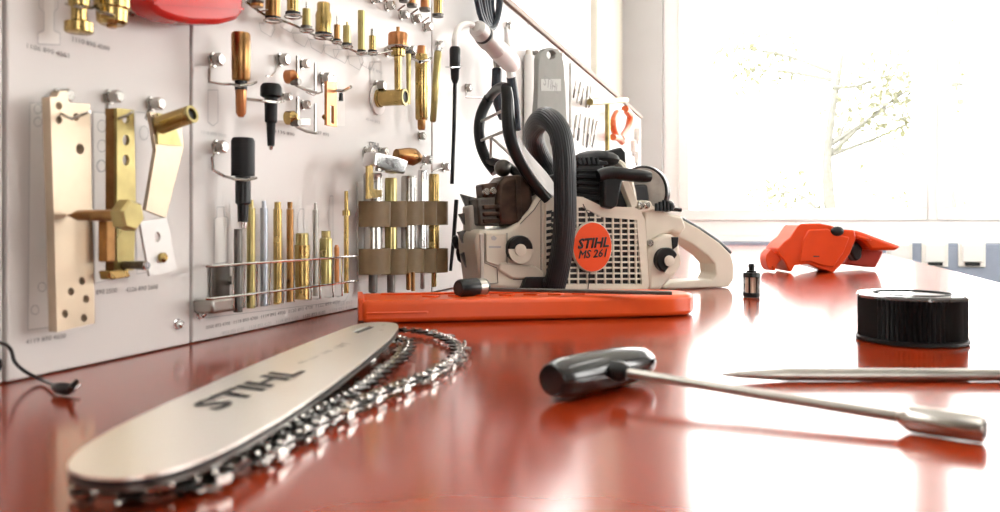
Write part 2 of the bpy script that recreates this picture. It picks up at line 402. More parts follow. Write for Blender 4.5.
def on(px, py, X=0.0): return onx(px, py, X)
def screw(panel, px, py, w=11):
    p = on(px, py); r = w * px2m(p) / 2
    MB().lathe(p, p + V((0.006, 0, 0)), [(0, r), (0.15, r), (0.2, r * .72), (0.7, r * .72), (1, r * .35)], 16).build('screw', 'chrome', panel)
def hook(panel, px, py, w=12, wire=None, X=0.011, wr=1.6, m='steel'):
    """hex bolt with washer, and a bent wire fork"""
    p = on(px, py); k = px2m(p); r = w * k / 2
    MB().lathe(p, p + V((X, 0, 0)), [(0, r * 1.15), (0.2, r * 1.15), (0.21, r * .8), (0.4, r * .8), (0.41, r), (0.93, r), (1.0, r * .8)], 6 if w > 9 else 10).build('hook_bolt', 'steel', panel, ang=30)
    if wire: MB().tube([on(a, b, c) for a, b, c in wire], wr * k / 2, 7).build('hook_wire', m, panel)
def hookw(panel, px, py, pts, w=12, wr=2.6): hook(panel, px, py, w, pts, wr=wr)
def outline(panel, pts, X=0.0004, wpx=0.9, closed=True, m='print_pale'):
    P = [on(a, b, X) for a, b in pts]; wd = wpx * px2m(P[0]) / 2; mb = MB(); n = len(P)
    for i in range(n if closed else n - 1):
        a, b = P[i], P[(i + 1) % n]; d = b - a
        if d.length < 1e-6: continue
        nn = V((1, 0, 0)).cross(d.normalized()) * wd; e = d.normalized() * wd * .5
        mb.bm.faces.new([mb.bm.verts.new(q) for q in (a - nn - e, b - nn + e, b + nn + e, a + nn - e)])
    return mb.build('printed_outline', m, panel, smooth=False)
def fill(panel, pts, m='print_fill', X=0.0003):
    mb = MB(); mb.bm.faces.new([mb.bm.verts.new(on(a, b, X)) for a, b in pts]); return mb.build('printed_silhouette', m, panel, smooth=False)
def ptext(panel, s, x0, x1, y, hpx, m='print'):
    a, b = on(x0, y, 0.0005), on(x1, y, 0.0005); b.z = a.z; c = (a + b) / 2
    c.z = on((x0 + x1) / 2, y, 0.0005).z
    text('printed_number', s, c, (0, 1, 0), (0, 0, 1), hpx * px2m(c) * 1.35, m, panel, length=abs(b.y - a.y))

def vlathe(px, X, prof, n=20, hexa=False):
    """upright turned shape from rows (py, full width px)"""
    p0 = on(px, prof[0][0], X); p1 = on(px, prof[-1][0], X); k = px2m(p0); L = prof[-1][0] - prof[0][0]
    return MB().lathe(p0, p1, [((py - prof[0][0]) / L, w * k / 2) for py, w in prof], 6 if hexa else n)
def vtool(name, label, cat, px, X, parts, group=None):
    top = min(p[2][0][0] for p in parts); bot = max(p[2][-1][0] for p in parts)
    t = thing(name, label, cat, on(px, bot, X), group)
    for nm, m, prof in parts: vlathe(px, X, prof).build(nm, m, t)
    return t
def wprism(poly, X0, X1, holes=()):
    """polygon of pixels on the plane x = X1 (front), extruded back to X0"""
    return MB().prism([on(a, b, X1) for a, b in poly], (X0 - X1, 0, 0), [[on(a, b, X1) for a, b in h] for h in holes])
def hole(px, py, rx, ry=None, n=12):
    ry = ry or rx; return [(px + rx * math.cos(2 * PI * i / n), py + ry * math.sin(2 * PI * i / n)) for i in range(n)]
def outtool(mb, px, py, X0, px1, prof, n=18):
    """turned shape standing out from the wall, from (px,py) at X0 until its end shows at column px1; prof (t, width px)"""
    p0 = on(px, py, X0); lo, hi = 0.0, 0.4
    for _ in range(40):
        m_ = (lo + hi) / 2; q = p0 + V((m_, 0, 0)) - CAM; x = 500 + FPX * q.dot(R_) / q.dot(F_)
        if x < px1: lo = m_
        else: hi = m_
    p1 = p0 + V((lo, 0, 0)); k = px2m((p0 + p1) / 2)
    mb.lathe(p0, p1, [(t, w * k / 2) for t, w in prof], n); return p0, p1

# ---- panel A -------------------------------------------------------
for px, py in ((177, 324), (40, 420)): 
    if py < 400: screw(PA, px, py)
screw(PB, 199.5, 314)
ptext(PA, '1106 890 4501', 27, 69, 51, 5); ptext(PA, '1110 890 4500', 72, 109, 44, 5)
ptext(PA, '4119 890 4600', 26, 66, 339, 5); ptext(PA, '890 2500', 96, 117, 291.5, 5); ptext(PA, '4226 890 2600', 126, 158, 288.5, 5)
fill(PA, [(30, 103), (50, 103), (50, 328), (28, 330)]); outline(PA, [(30, 103), (60, 103), (60, 326), (28, 330)])
for (x, y, r) in ((38, 109, 4), (38, 122, 4), (42, 287, 4), (35, 310, 4)): outline(PA, hole(x, y, r, r * 1.15), X=0.0006)
fill(PA, [(93, 112), (112, 114), (112, 280), (95, 283)]); outline(PA, [(93, 112), (120, 114), (120, 278), (95, 283)])
for y in (126, 146, 166): outline(PA, hole(102, y, 4.5, 6), X=0.0006)
outline(PA, hole(101, 164 + 2, 4.5, 6), X=0.0006)
outline(PA, hole(144, 133, 4.5, 7), X=0.0006); outline(PA, [(135, 112), (162, 114), (160, 270), (137, 274)])
outline(PA, [(39, -8), (58, -8), (58, 8), (54, 12), (54, 30), (60, 33), (60, 45), (38, 44), (38, 33), (44, 30), (44, 12), (39, 8)])
fill(PA, [(44, -8), (54, -8), (54, 32), (60, 35), (60, 44), (38, 43), (38, 34), (44, 32)])
hook(PA, 56, 96, 13, [(56, 100, .006), (57, 112, .02), (72, 119, .030), (84, 114, .040), (90, 112, .046)], X=0.0124, wr=3)
hook(PA, 108, 97, 13, [(107, 103, .006), (106, 114, .012), (118, 119, .03), (128, 115, .045), (132, 112, .05)], X=0.0112, wr=3)
hook(PA, 150, 104, 13, [(149, 109, .006), (146, 118, .012), (150, 120, .02)], X=0.0112, wr=3)
# perforated plate with a thick jack screw
t = thing('puller_plate', 'tall zinc-yellow steel plate with holes and a thick clamping screw, hung on the panel', 'plate', on(70, 328, .02), 'hanging puller tools')
wprism([(50, 97), (57, 97), (60, 91), (67, 91), (69, 103), (90, 104), (92, 200), (95, 323), (57, 332), (54, 220)], .016, .0225,
       [hole(59, 106, 3.3, 4), hole(59, 120, 3.3, 4), hole(80, 149, 4.2, 5.3), hole(76, 117, 3, 4), hole(82, 281, 3.2, 4), hole(71, 291.5, 3.2, 4), hole(86, 299, 3.2, 4), hole(65, 314, 3.2, 4), hole(84, 318, 3.2, 4)]).build('plate', 'zinc', t, ang=40, smooth=False)
mb = MB(); p0, p1 = outtool(mb, 67, 215.5, .0226, 122, [(0, 1), (.10, 5), (.22, 11), (1, 12)]); mb.build('clamping_screw', 'brass_brown', t)
MB().lathe(p1 - V((.001, 0, 0)), p1 + V((.009, 0, 0)), [(0, .0085), (.1, .0098), (.85, .0098), (1, .0085)], 6).build('hex_head', 'brass_green', t, ang=30)
# bracket with a deep flange
t = thing('puller_bracket', 'narrow brass-coloured angle bracket with three holes in a row, hung on the panel', 'bracket', on(125, 277, .03), 'hanging puller tools')
wprism([(117, 108), (134, 110), (136, 200), (134, 270), (117, 273)], .0285, .031, [hole(126, 119, 3.6, 4.6), hole(126, 140, 3.6, 5.6), hole(126, 160, 3.6, 5.6)]).build('front_web', 'brass_green', t, smooth=False)
f = [on(117, 108, .031), on(117, 273, .031)]
MB().prism([f[0] + V((-.0026, 0, 0)), f[1] + V((-.0026, 0, 0)), f[1] + V((-.0095, 0, -.001)), f[0] + V((-.0095, 0, 0))], (0, .003, 0)).build('side_flange', 'brass_brown', t, smooth=False)
wprism([(110, 271), (128, 269), (131, 277), (112, 280)], .024, .034).build('foot', 'brass', t, smooth=False, bevel=.001)
wprism([(107, 210), (116, 210), (116, 262), (107, 262)], .026, .0335).build('clamp_block', 'brass_brown', t, smooth=False, bevel=.001)
mb = MB(); p0, p1 = outtool(mb, 124, 265, .0315, 146, [(0, 8), (.6, 8), (.62, 9), (1, 9)]); mb.build('pin', 'dark_steel', t)
MB().lathe(p1, p1 + V((.0012, 0, 0)), [(0, .003), (1, .0026)], 14).build('pin_end', 'chrome', t)
# bent arm with tube
t = thing('bent_arm_puller', 'bent zinc-yellow arm with a short tube at its top and a white-metal flap below', 'bracket', on(160, 274, .03), 'hanging puller tools')
wprism([(150, 112), (158, 113), (180, 118), (184, 146), (166, 218), (146, 210), (156, 150)], .028, .031, [hole(153, 116, 1.2, 1.6)]).build('arm', 'zinc', t, smooth=False)
wprism([(158, 113), (172, 116), (182, 146), (158, 144)], .0315, .0325).build('arm_fold', 'brass_green', t, smooth=False)
p0, p1 = on(160, 125, .034), on(189, 115, .058); k = px2m(p1); mb = MB().lathe(p0, p1, [(0, 9.4 * k), (1, 9 * k)], 24); tdir = (p1 - p0).normalized()
mb.build('tube', 'brass', t)
MB().lathe(p1, p1 + tdir * .003, [(0, 9 * k), (1, 9 * k), (1, 6.2 * k), (.1, 6.2 * k)], 24, cap=False).build('tube_rim', 'brass_green', t)
MB().lathe(p1 + tdir * .0002, p1 + tdir * .0008, [(0, 6.0 * k), (1, 6.0 * k)], 24).build('tube_bore', 'dark', t)
wprism([(140, 222), (167, 217), (177, 270), (150, 276)], .028, .030, [hole(157, 237, 3.6, 5)]).build('flap', 'dull_alloy', t, smooth=False)
q = on(161.5, 257.5, .0302); MB().lathe(q, q + V((.004, 0, 0)), [(0, .0036), (.6, .0036), (1, .002)], 14).build('rivet', 'brass', t)
# top of panel A
vtool('brass_fitting', 'brass hex fitting hanging beside the printed key outline', 'fitting', 79, .022, [('body', 'brass', [(-22, 20), (6, 20), (8, 15), (20, 15), (23, 27), (32, 27), (33, 24)])])
vtool('brass_cup', 'brass cup with a short nipple in a silver ring holder', 'fitting', 112, .024, [('cup', 'brass', [(-18, 34), (8, 34), (10, 30), (22, 29), (25, 22)]), ('nipple', 'brass_brown', [(25.2, 10), (28, 9)])])
hook(PA, 129, 9, 13, [(129, 10, .006), (122, 14, .018), (112, 15, .0335), (100, 12, .026), (94, 6, .014)], X=0.0124, wr=3)
hook(PA, 97, 1, 10, [(97, 3, .006), (92, 8, .022), (80, 7, .030), (66, 4, .012)], X=0.0087, wr=3)
# red case
t = thing('red_case', 'glossy red plastic case hanging at the top of the panels', 'case', on(190, 24, .03))
wprism([(152, -70), (244, -60), (244, 12), (238, 20), (222, 24), (195, 23.5), (175, 20), (160, 14), (153, 6)], .012, .034).build('body', 'red_plastic', t, bevel=.004)
wprism([(154, 2), (244, 8), (244, 10), (154, 4)], .0342, .0352).build('seam', 'red_plastic', t, smooth=False)
# black lead with clip
t = thing('clip_lead', 'thin black lead with a small metal-tipped clip lying against the panel foot', 'cable', onz(68, 392))
pts = [on(-14, 340, .010), on(4, 344, .008), on(11, 350, .006), on(15, 362, .008), on(26, 372, .010), on(42, 380, .020), onz(58, 386, .004)]
MB().tube(smooth_pts(pts, 6), .0011, 8).build('lead', 'black', t)
a, b = onz(54, 387, .004), onz(72, 390, .004)
MB().lathe(a, b, [(0, .0018), (.3, .0034), (.75, .0036), (1, .002)], 10).build('clip_body', 'black', t)
MB().tube([onz(70, 390, .0045), onz(73, 386, .008), onz(78, 380, .011)], [.0018, .0016, .001], 8).build('clip_jaw', 'black', t)
MB().tube([onz(71, 391, .0025), onz(79, 385, .0045)], [.0014, .0012], 8).build('clip_tip', 'chrome', t)
p = on(-2, 360, .01); MB().tube([p, on(-1, 366, .01), on(-6, 374, .01)], .002, 8).build('second_lead', 'black', t)

# ---- panel B -------------------------------------------------------
outline(PB, [(208, 90), (218, 90), (218, 122), (213, 126), (208, 122)])
ptext(PB, '1118 890 0900', 201, 226, 134, 3.5, 'print_pale')
ptext(PB, '1135 890', 275, 294, 133, 3.5); ptext(PB, '4137 890', 313, 329, 133.5, 3.5)
G1 = 'turned tools on wall hooks'
vtool('piston_stop', 'brown brass cylinder with a slim stem, held in a wire fork', 'tool', 241, .026, [('body', 'brass_brown', [(33, 17), (35, 19), (79, 18), (81, 16)]), ('collar', 'dark', [(81.2, 12), (90, 12)]), ('stem', 'copper', [(90.2, 11), (113, 10), (117, 5)])], G1)
hook(PB, 212, 60, 13, [(212, 62, .006), (209, 70, .016), (209, 82, .020), (222, 84, .022), (231, 84, .026), (240, 86, .040), (252, 84, .036), (256, 82, .03)], X=0.0099, wr=3)
vtool('black_drift', 'slim stepped black drift with a broad head, held in a wire fork', 'tool', 271, .026, [('head', 'black_matte', [(84, 17), (87, 21), (96, 21), (97.5, 16)]), ('shank', 'black_matte', [(97.7, 13), (122, 12), (123, 9), (146, 7)]), ('tip', 'steel', [(146.2, 5), (150, 3)])], G1)
hook(PB, 283, 97, 8, [(283, 98, .006), (284, 101, .022), (276, 102, .038), (262, 101, .036), (247, 99, .020)], X=0.0087, wr=3)
vtool('black_assembly_sleeve', 'large black stepped sleeve with a silver tip above the wire rack', 'tool', 243, .026, [('head', 'black_matte', [(138, 20), (141, 23), (176, 23)]), ('shank', 'black', [(176.2, 15), (203, 15), (205, 11), (222, 10)]), ('tip', 'chrome', [(222.2, 9), (228, 7)])], G1)
hook(PB, 215.5, 147, 13, [(215, 150, .006), (212, 158, .016), (213, 170, .020), (224, 176, .024), (234, 179, .038), (246, 180, .044), (256, 178, .038)], X=0.0099, wr=3)
outline(PB, [(217, 207), (224, 207), (224, 216), (228, 218), (228, 262), (214, 264), (214, 219), (217, 217)]); fill(PB, [(215, 218), (227, 217), (227, 262), (215, 264)], X=.0002)
outline(PB, [(300, 209), (304, 209), (304, 240), (298, 240), (298, 215)]); outline(PB, [(330, 196), (333, 196), (333, 240), (329, 240), (329, 205)])
# small steel forks
def small_fork(label, yb):
    t = thing('pin_fork', label, 'tool', on(305, 92 + yb, .02), 'small steel pin forks')
    vlathe(297.5, .022, [(56 + yb, 3.5), (84 + yb, 3.5)], 8).build('pin', 'steel', t)
    vlathe(315, .022, [(63 + yb, 2.6), (91 + yb, 2.6)], 8).build('pin', 'steel', t)
    MB().tube([on(296, 85 + yb, .022), on(306, 90 + yb, .022), on(316, 92 + yb, .022)], .0016, 8).build('cross_bar', 'gunmetal', t)
    q = on(287, 77 + yb, .014); k = px2m(q)
    MB().lathe(q, q + V((.012, 0, 0)), [(0, 7 * k), (.6, 7 * k), (.8, 5 * k), (1, 2 * k)], 16).build('disc', 'copper' if yb < 10 else 'brass', t)
    q = on(292, 82 + yb, .02); MB().lathe(q, q + V((.008, 0, 0)), [(0, 3.5 * k), (1, 3.5 * k)], 12).build('bush', 'dark_steel', t)
    return t
small_fork('pair of thin steel pins with a copper disc, under the row of brass bushes', 0)
small_fork('pair of thin steel pins with a brass disc, above the number print', 41)
wprism([(300, 118), (311, 118), (311, 126), (300, 126)], .012, .02).build('spacer_sleeve', 'white_plastic', None, bevel=.001, loc=on(305, 126, .012)); tag(C.objects['spacer_sleeve'], 'small white sleeve between two thin steel pins', 'sleeve')
hook(PB, 279, 60, 12, [(277, 64, .006), (275, 72, .012), (271, 76, .016), (266, 76, .016)], X=0.0099); hook(PB, 301, 64, 9, None, X=0.0087); hook(PB, 302, 105, 9, None, X=0.0087)
hook(PB, 321, 79, 12, [(321, 84, .006), (322, 92, .018), (314, 95, .024), (306, 92, .02)], X=0.0112); hook(PB, 326, 80, 8, [(330, 90, .02), (343, 91, .03), (351, 87, .045)], X=0.0099, wr=3)
t = thing('slotted_gauge', 'flat copper-coloured gauge with a long slot and a small side knob', 'gauge', on(332, 127, .02))
wprism([(327, 81), (337, 82), (337, 127), (327, 125)], .022, .025, [[(330.2, 105), (334, 106), (334, 124), (330.2, 123)]]).build('plate', 'copper', t, smooth=False)
q = on(325, 117, .022); MB().ball(q, V((.003, 0, 0)), V((0, .003, 0)), V((0, 0, .003)), 10, 6).build('knob', 'brass_brown', t)
q = on(341, 97, .024); MB().lathe(q + V((0, 0, .004)), q - V((0, 0, .004)), [(0, .002), (1, .0025)], 8).build('stop', 'black', t)
fill(PB, [(336, 92), (345, 92), (345, 126), (336, 126)], 'print_fill', .0004)
# row of bushes on ring hooks along the top
rowl = [('dark brown brass bush standing in the first ring of the scalloped holder', 273, [('body', 'brass_brown', [(-22, 15), (17, 15)]), ('rim', 'dark', [(17.2, 16), (19, 15)])]),
        ('orange-brass bush with a black rim standing in a ring holder', 293, [('body', 'brass', [(-22, 12), (12, 12)]), ('rim', 'dark', [(12.2, 15), (15, 15)])]),
        ('small brass bush with a thin steel pin and wide rim', 306.5, [('body', 'brass_green', [(9, 8), (26, 9)]), ('rim', 'dark_steel', [(26.2, 12), (29, 12)]), ('pin', 'steel', [(2, 1.6), (9, 1.6)])]),
        ('stout stepped brass bush, the largest in the ring holder', 323.5, [('body', 'brass', [(3, 12), (4, 13), (11, 13), (15, 16), (33, 16)]), ('rim', 'dark', [(33.2, 17), (35.5, 16)])]),
        ('slim copper-brown bush with a tall thin pin', 337, [('body', 'brass_brown', [(25, 6), (39, 6)]), ('rim', 'dark', [(39.2, 8), (41, 8)]), ('pin', 'steel', [(16, 1.4), (25, 1.4)])]),
        ('small squat brass bush with a stub pin and dark foot', 347, [('body', 'brass_green', [(26, 8), (43, 8)]), ('rim', 'dark', [(43.2, 10), (45.5, 10)]), ('pin', 'brass', [(22, 2), (26, 2)])]),
        ('tall plain olive-brass tube in the ring holder', 361.5, [('body', 'brass_green', [(11, 7.5), (50, 7.5)]), ('rim', 'dark', [(50.2, 9), (52, 8)])]),
        ('short brass bush with a silver shoulder beside the tall olive tube', 372.5, [('body', 'brass', [(36, 7), (50, 7)]), ('shoulder', 'steel', [(29, 4), (35.8, 4)]), ('rim', 'dark', [(50.2, 9), (52, 9)])])]
for lb, px, parts in rowl:
    vtool('assembly_bush', lb, 'bush', px, .026, parts, 'brass bushes in the ring holder')
    bot = parts[1][2][-1][0] if parts[1][0] == 'rim' else parts[2][2][-1][0]
    w_ = max(x[1] for p in parts for x in p[2]); q = on(px, bot + 1, .026); k = px2m(q)
    ring = [q + V((math.cos(a) * w_ * .55 * k, math.sin(a) * w_ * .55 * k, -math.sin(a * .5) * .001)) for a in [2 * PI * i / 16 for i in range(16)]]
    MB().tube(ring, .0009, 6, closed=True).build('holder_ring', 'steel', PB)
    outline(PB, [(px - 14, bot + 4), (px - 12, bot + 12), (px - 2, bot + 18), (px + 2, bot + 10), (px, bot + 4)], wpx=.8)
MB().tube(smooth_pts([on(246, 2, .016), on(268, 17, .018), on(286, 22, .012), on(300, 28, .018), on(312, 34, .012), on(330, 40, .016), on(345, 47, .012), on(360, 53, .016), on(376, 54, .02), on(392, 51, .03)], 4), .0013, 7).build('holder_wire', 'steel', PB)
vtool('dark_bush', 'dark bush behind the red case at the start of the ring holder', 'bush', 257, .024, [('body', 'dark_steel', [(-25, 14), (2, 14), (4, 10)]), ('rim', 'brass_brown', [(4.2, 13), (7, 12)])], 'brass bushes in the ring holder')
hook(PB, 252, 2, 9, [(252, 4, .006), (258, 12, .024), (268, 10, .03)], X=0.0087)
# knob puller, cup tube, long cylinders
vtool('knob_puller', 'copper-headed knob puller with a brass stem hung in a ring', 'tool', 398, .03, [('pin', 'brass_brown', [(27, 3.5), (33, 3.5)]), ('head', 'copper', [(33.2, 18), (35, 20), (46, 20)]), ('collar', 'brass', [(46.2, 15), (56, 14)]), ('stem', 'brass', [(56.2, 8), (92, 7)])], G1)
q = on(398, 48, .03); k = px2m(q); MB().tube([q + V((math.cos(a) * 11 * k, math.sin(a) * 11 * k, 0)) for a in [2 * PI * i / 16 for i in range(16)]], .0014, 6, closed=True).build('holder_ring', 'steel', PB)
vtool('thin_tube', 'thin olive tube hanging between knob puller and long brass cylinder', 'tube', 408.5, .022, [('shank', 'brass_green', [(54, 5), (104, 4)]), ('cap', 'dark', [(50, 7), (53.8, 7)])], G1)
hook(PB, 386, 52, 9, None, X=0.0087); hook(PB, 409, 50, 8, None, X=0.0087)
t = thing('cup_tube', 'short open brass tube standing out from a white flange plate', 'tube', on(380, 108, .01))
mb = MB(); p0, p1 = outtool(mb, 378, 98.5, .004, 404, [(0, 18), (.1, 18), (.11, 16), (1, 16)], 22); mb.build('tube', 'brass', t)
k = px2m(p1); MB().lathe(p1, p1 + V((.002, 0, 0)), [(0, 8.4 * k), (1, 8.4 * k), (1, 6 * k), (.1, 6 * k)], 22, cap=False).build('rim', 'brass_green', t)
MB().lathe(p1 + V((.0002, 0, 0)), p1 + V((.0006, 0, 0)), [(0, 6 * k), (1, 6 * k)], 20).build('bore', 'dark', t)
fl = on(377, 100, .001); k = px2m(fl); MB().lathe(fl, fl + V((.003, 0, 0)), [(0, 15 * k), (.8, 15 * k), (1, 14 * k)], 28).build('flange', 'white_plastic', t)
hook(PB, 375.5, 86, 10, None, X=0.0124)
vtool('long_cylinder', 'long bright brass cylinder hung in a silver fork', 'tool', 421.5, .03, [('cap', 'copper', [(46, 8), (52, 9), (54, 9)]), ('body', 'brass', [(54.2, 11), (58, 13), (118, 12.5), (120, 11)]), ('foot', 'brass_brown', [(120.2, 8), (128, 8), (130, 6)])], G1)
hook(PB, 411, 56, 7, [(412, 58, .01), (420, 62, .04), (428, 60, .04), (431, 58, .02)], X=0.0087, wr=3); hook(PB, 419, 136, 8, None, X=0.0087)
t = thing('slanting_tube', 'slanting olive tube beside the long brass cylinder', 'tube', on(433, 124, .02), G1)
MB().lathe(on(438, 52, .024), on(433, 122, .02), [(0, .0046), (.02, .0052), (.98, .0042), (1, .003)], 14).build('shank', 'brass_green', t)
MB().lathe(on(438.6, 46, .024), on(438, 51.8, .024), [(0, .004), (1, .0052)], 14).build('cap', 'chrome', t)
hook(PC, 437, 45, 8, None, X=0.0087)
for i, (px, py) in enumerate(((372, -1), (386, 6), (400, 15), (413, 19), (424, 27))): hook(PB, px, py, 9, [(px, py + 2, .008), (px - 2, py - 5, .022), (px + 5, py - 10, .03)], X=0.0112)
for i, (px, y1, w_, m, lb) in enumerate(((385, -3, 8, 'brass', 'small brass plug on the upper bolt nearest the ring holder'), (402, 2, 8, 'steel', 'small silver plug on an upper bolt'), (410, 7, 8, 'copper', 'small copper plug on an upper bolt'), (423, 11, 9, 'copper', 'reddish copper plug hanging above the long brass cylinder'), (436, 17, 9, 'brass', 'olive-brass plug hanging at the panel joint'))):
    vtool('hanging_plug', lb, 'plug', px + 2, .022, [('body', m, [(y1 - 26, w_), (y1 - 3, w_)]), ('rim', 'dark_steel', [(y1 - 2.8, w_ + 3), (y1, w_ + 2)])], 'plugs on the upper bolts')
outline(PB, [(370, 62), (381, 62), (381, 84), (370, 84)]); ptext(PB, '1107 890', 366, 382, 70, 3, 'print_pale'); ptext(PB, '4144 893', 366, 380, 121, 3, 'print_pale'); text('printed_word', 'STIHL', on(374, 146, .0005), (0, 1, 0), (0, 0, 1), .011, 'print', PB, shear=.25, bold=.02)
# wire rack with pins
def rk(px, y, X=.032): return on(px, y, X)
X1 = .032
MB().tube(smooth_pts([rk(211, 265, .002), rk(210, 265.5, .02), rk(214, 266, X1), rk(285, 261, X1), rk(352, 256.5, X1), rk(357, 256, .02), rk(357, 256, .002)], 3), .0011, 7).build('rack_wire', 'chrome', PB)
MB().tube(smooth_pts([rk(211, 297, .002), rk(210, 298, .02), rk(214, 298.5, X1), rk(285, 290, X1), rk(352, 281.5, X1), rk(357, 281, .02), rk(357, 281, .002)], 3), .0011, 7).build('rack_wire', 'chrome', PB)
for px in (233, 244, 257, 270, 283, 294, 311, 320, 333, 342):
    y0 = 266 - (px - 214) * .0688; y1 = 311 - (px - 214) * .118
    MB().tube([rk(px, y0, X1), rk(px, y1, X1), rk(px - 4, y1 + .5, .02), rk(px - 8, y1, .004)], .0009, 6).build('rack_wire', 'chrome', PB)
wprism([(211, 267), (230, 265), (230, 309), (211, 313)], .001, .003).build('rack_mount', 'dark_steel', PB, bevel=.0005, smooth=False)
hook(PB, 226.5, 280, 9, None, X=.01)
wprism([(212, 300), (236, 297), (236, 311), (213, 314)], .003, .022).build('rack_tray', 'gunmetal', PB, bevel=.002)
rods = [('pin', 'dark steel pin at the start of the wire rack below the black sleeve', 238, 'dark_steel', [(229, 8), (312, 9)], None),
        ('pin', 'yellowish steel pin with a small nub, beside the dark pin in the rack', 251, 'brass_green', [(208, 8.5), (308, 8.5)], [(200, 5), (207.8, 5)]),
        ('pin', 'blue-grey steel pin with a small nub in the wire rack', 264, 'blue_steel', [(208, 7.5), (306, 7.5)], [(201, 4.5), (207.8, 4.5)]),
        ('pin', 'thick brass pin with a stepped top in the wire rack', 277.6, 'brass', [(209, 8.5), (304, 8.5)], [(202, 6.5), (208.8, 6.5)]),
        ('pin', 'brown brass pin next to the wide brass sleeve in the rack', 290, 'brass_brown', [(209, 7), (302, 7)], [(202, 5), (208.8, 5)]),
        ('sleeve', 'wide brass sleeve with a green-tinted collar in the wire rack', 302, 'brass', [(245, 15), (299, 14.5)], [(233, 11), (234, 13), (244.8, 13)]),
        ('pin', 'slim grey-brass pin between two wide sleeves in the rack', 315.5, 'gunmetal', [(210, 5.5), (296, 5.5)], [(203, 3), (209.8, 3.4)]),
        ('sleeve', 'wide brass sleeve with a narrower shouldered top in the rack', 326, 'brass_green', [(238, 11), (240, 13), (284, 13)], [(231, 9), (237.8, 9)]),
        ('pin', 'short copper pin beside the shouldered sleeve in the rack', 336.7, 'copper', [(247, 5), (283, 5)], [(245, 3), (246.8, 4)]),
        ('pin', 'tall thin brass pin with a collar at the end of the rack', 346.3, 'brass', [(216, 5), (293, 5)], [(191, 4), (210, 4), (210.5, 8), (215.8, 8)])]
for nm, lb, px, m, prof, top in rods:
    parts = [('shank', m, prof)]
    if top: parts.append(('top', 'brass_green' if nm == 'sleeve' else m, top))
    vtool('guide_' + nm, lb, nm, px, .019, parts, 'pins and sleeves in the wire rack')
nums = ['0000 893 4700', '1118 893 4700', '1119 893 4700', '1120 893 4700', '1122 893 4701']
for i, s in enumerate(nums):
    a = 206 + i * 27.5; ptext(PB, s, a, a + 24, 325.5 - (a - 206) * .195, 3.6)
    a = 222 + i * 27.0; ptext(PB, s.replace('47', '41'), a, a + 22, 331.0 - (a - 222) * .205, 3.4, 'print' if i == 3 else 'print_pale')
ptext(PB, '1128 893', 336, 352, 303.5, 3.4, 'print_pale')
outline(PB, [(205, 310), (205, 318), (345, 301), (350, 292)], closed=False)
# strap holder
hook(PB, 365, 153, 11, [(366, 156, .006), (367, 164, .02), (372, 166, .034)], X=0.0112); hook(PB, 380, 152, 9, None, X=0.0099); hook(PB, 424, 160, 9, [(424, 162, .008), (421, 168, .03)], X=0.0112); hook(PC, 443, 167, 8, [(443, 168, .008), (436, 170, .03), (432, 172, .03)], X=0.0099)
t = thing('strap_tool_holder', 'brown leather strap holder with two bands of loops on the panel', 'tool holder', on(400, 275, .004))
cells = [(362, 384), (384.5, 398.5), (400, 417), (417.5, 428), (428.5, 440)]
wprism([(358, 182), (388, 178), (388, 278), (358, 282)], .0004, .002).build('backing_sheet', 'print_fill', t, smooth=False)
for (y0, y1) in ((201, 225), (249, 273)):
    for i, (a, b) in enumerate(cells):
        dy = -2 if i < 2 else -1
        A0, B0 = on(a, y0, .016), on(b, y0, .016); A1 = on(a, y1 + (2 if i < 2 else 0), .016); hgt = A0.z - A1.z
        front = []; N = 10
        for j in range(N + 1):
            s = j / N; p = A0.lerp(B0, s); bul = .014 + .021 * (math.sin(PI * s) ** .6)
            front.append(V((bul, p.y, A0.z)))
        inner = [V((p.x - .0022, p.y, p.z)) for p in front[::-1]]
        MB().prism(front + inner, (0, 0, -hgt)).build('strap_loop', 'leather', t, ang=50)
tl = [('broad chrome cylinder in the widest strap loop', 373, 19, 173, 274, 'steel', (9, 293, 'dark_steel')), ('olive steel cylinder in the second strap loop', 391, 12.5, 178, 273, 'brass_green', (8, 293, 'dark_steel')),
      ('polished cylinder with a split foot in the third strap loop', 408.5, 15, 176, 272, 'steel', (5, 290, 'brass_brown')), ('slim chrome rod in the narrowest strap loop', 422.5, 9.5, 170, 272, 'chrome', (4.5, 289, 'gunmetal')),
      ('brass rod in the strap loop at the panel joint', 434, 10.5, 174, 272, 'brass', (5, 287, 'brass'))]
for lb, px, w_, y0, y1, m, ft in tl:
    vtool('strapped_punch', lb, 'punch', px, .019, [('shank', m, [(y0, w_ * .9), (y0 + 2, w_), (y1, w_)]), ('foot', ft[2], [(y1 + .2, ft[0]), (ft[1] - 1, ft[0]), (ft[1], ft[0] * .7)])], 'punches in the strap holder')
vtool('split_pin', 'thin brass-brown pin hanging below the third strap loop', 'pin', 413, .034, [('shank', 'brass_brown', [(272, 4), (291, 4)])])
t = thing('brass_latch', 'olive-brass latch strip standing in front of the first strap loop', 'latch', on(371, 200, .04))
wprism([(368, 166), (373, 164), (374, 189), (382, 190), (382, 197), (368, 199)], .040, .043).build('strip', 'brass', t, smooth=False, bevel=.0004)
fill(PB, [(364, 172), (388, 172), (388, 198), (364, 200)], 'print_fill', .0006)
t = thing('silver_block', 'tilted silver block with engraved marks hung above the straps', 'block', on(392, 172, .03))
wprism([(377, 152), (398, 157), (409, 161), (405, 174), (388, 171), (375, 166)], .030, .046).build('block', 'chrome', t, bevel=.002, smooth=False)
text('engraving', '05 26', on(390, 163, .0465), (0, .97, -.22), (0, .22, .97), .009, 'print', t)
MB().lathe(on(396, 154, .03), on(419, 158, .045), [(0, .006), (.5, .010), (.75, .0105), (1, .006)], 16).build('cone_nut', 'brass_brown', t)

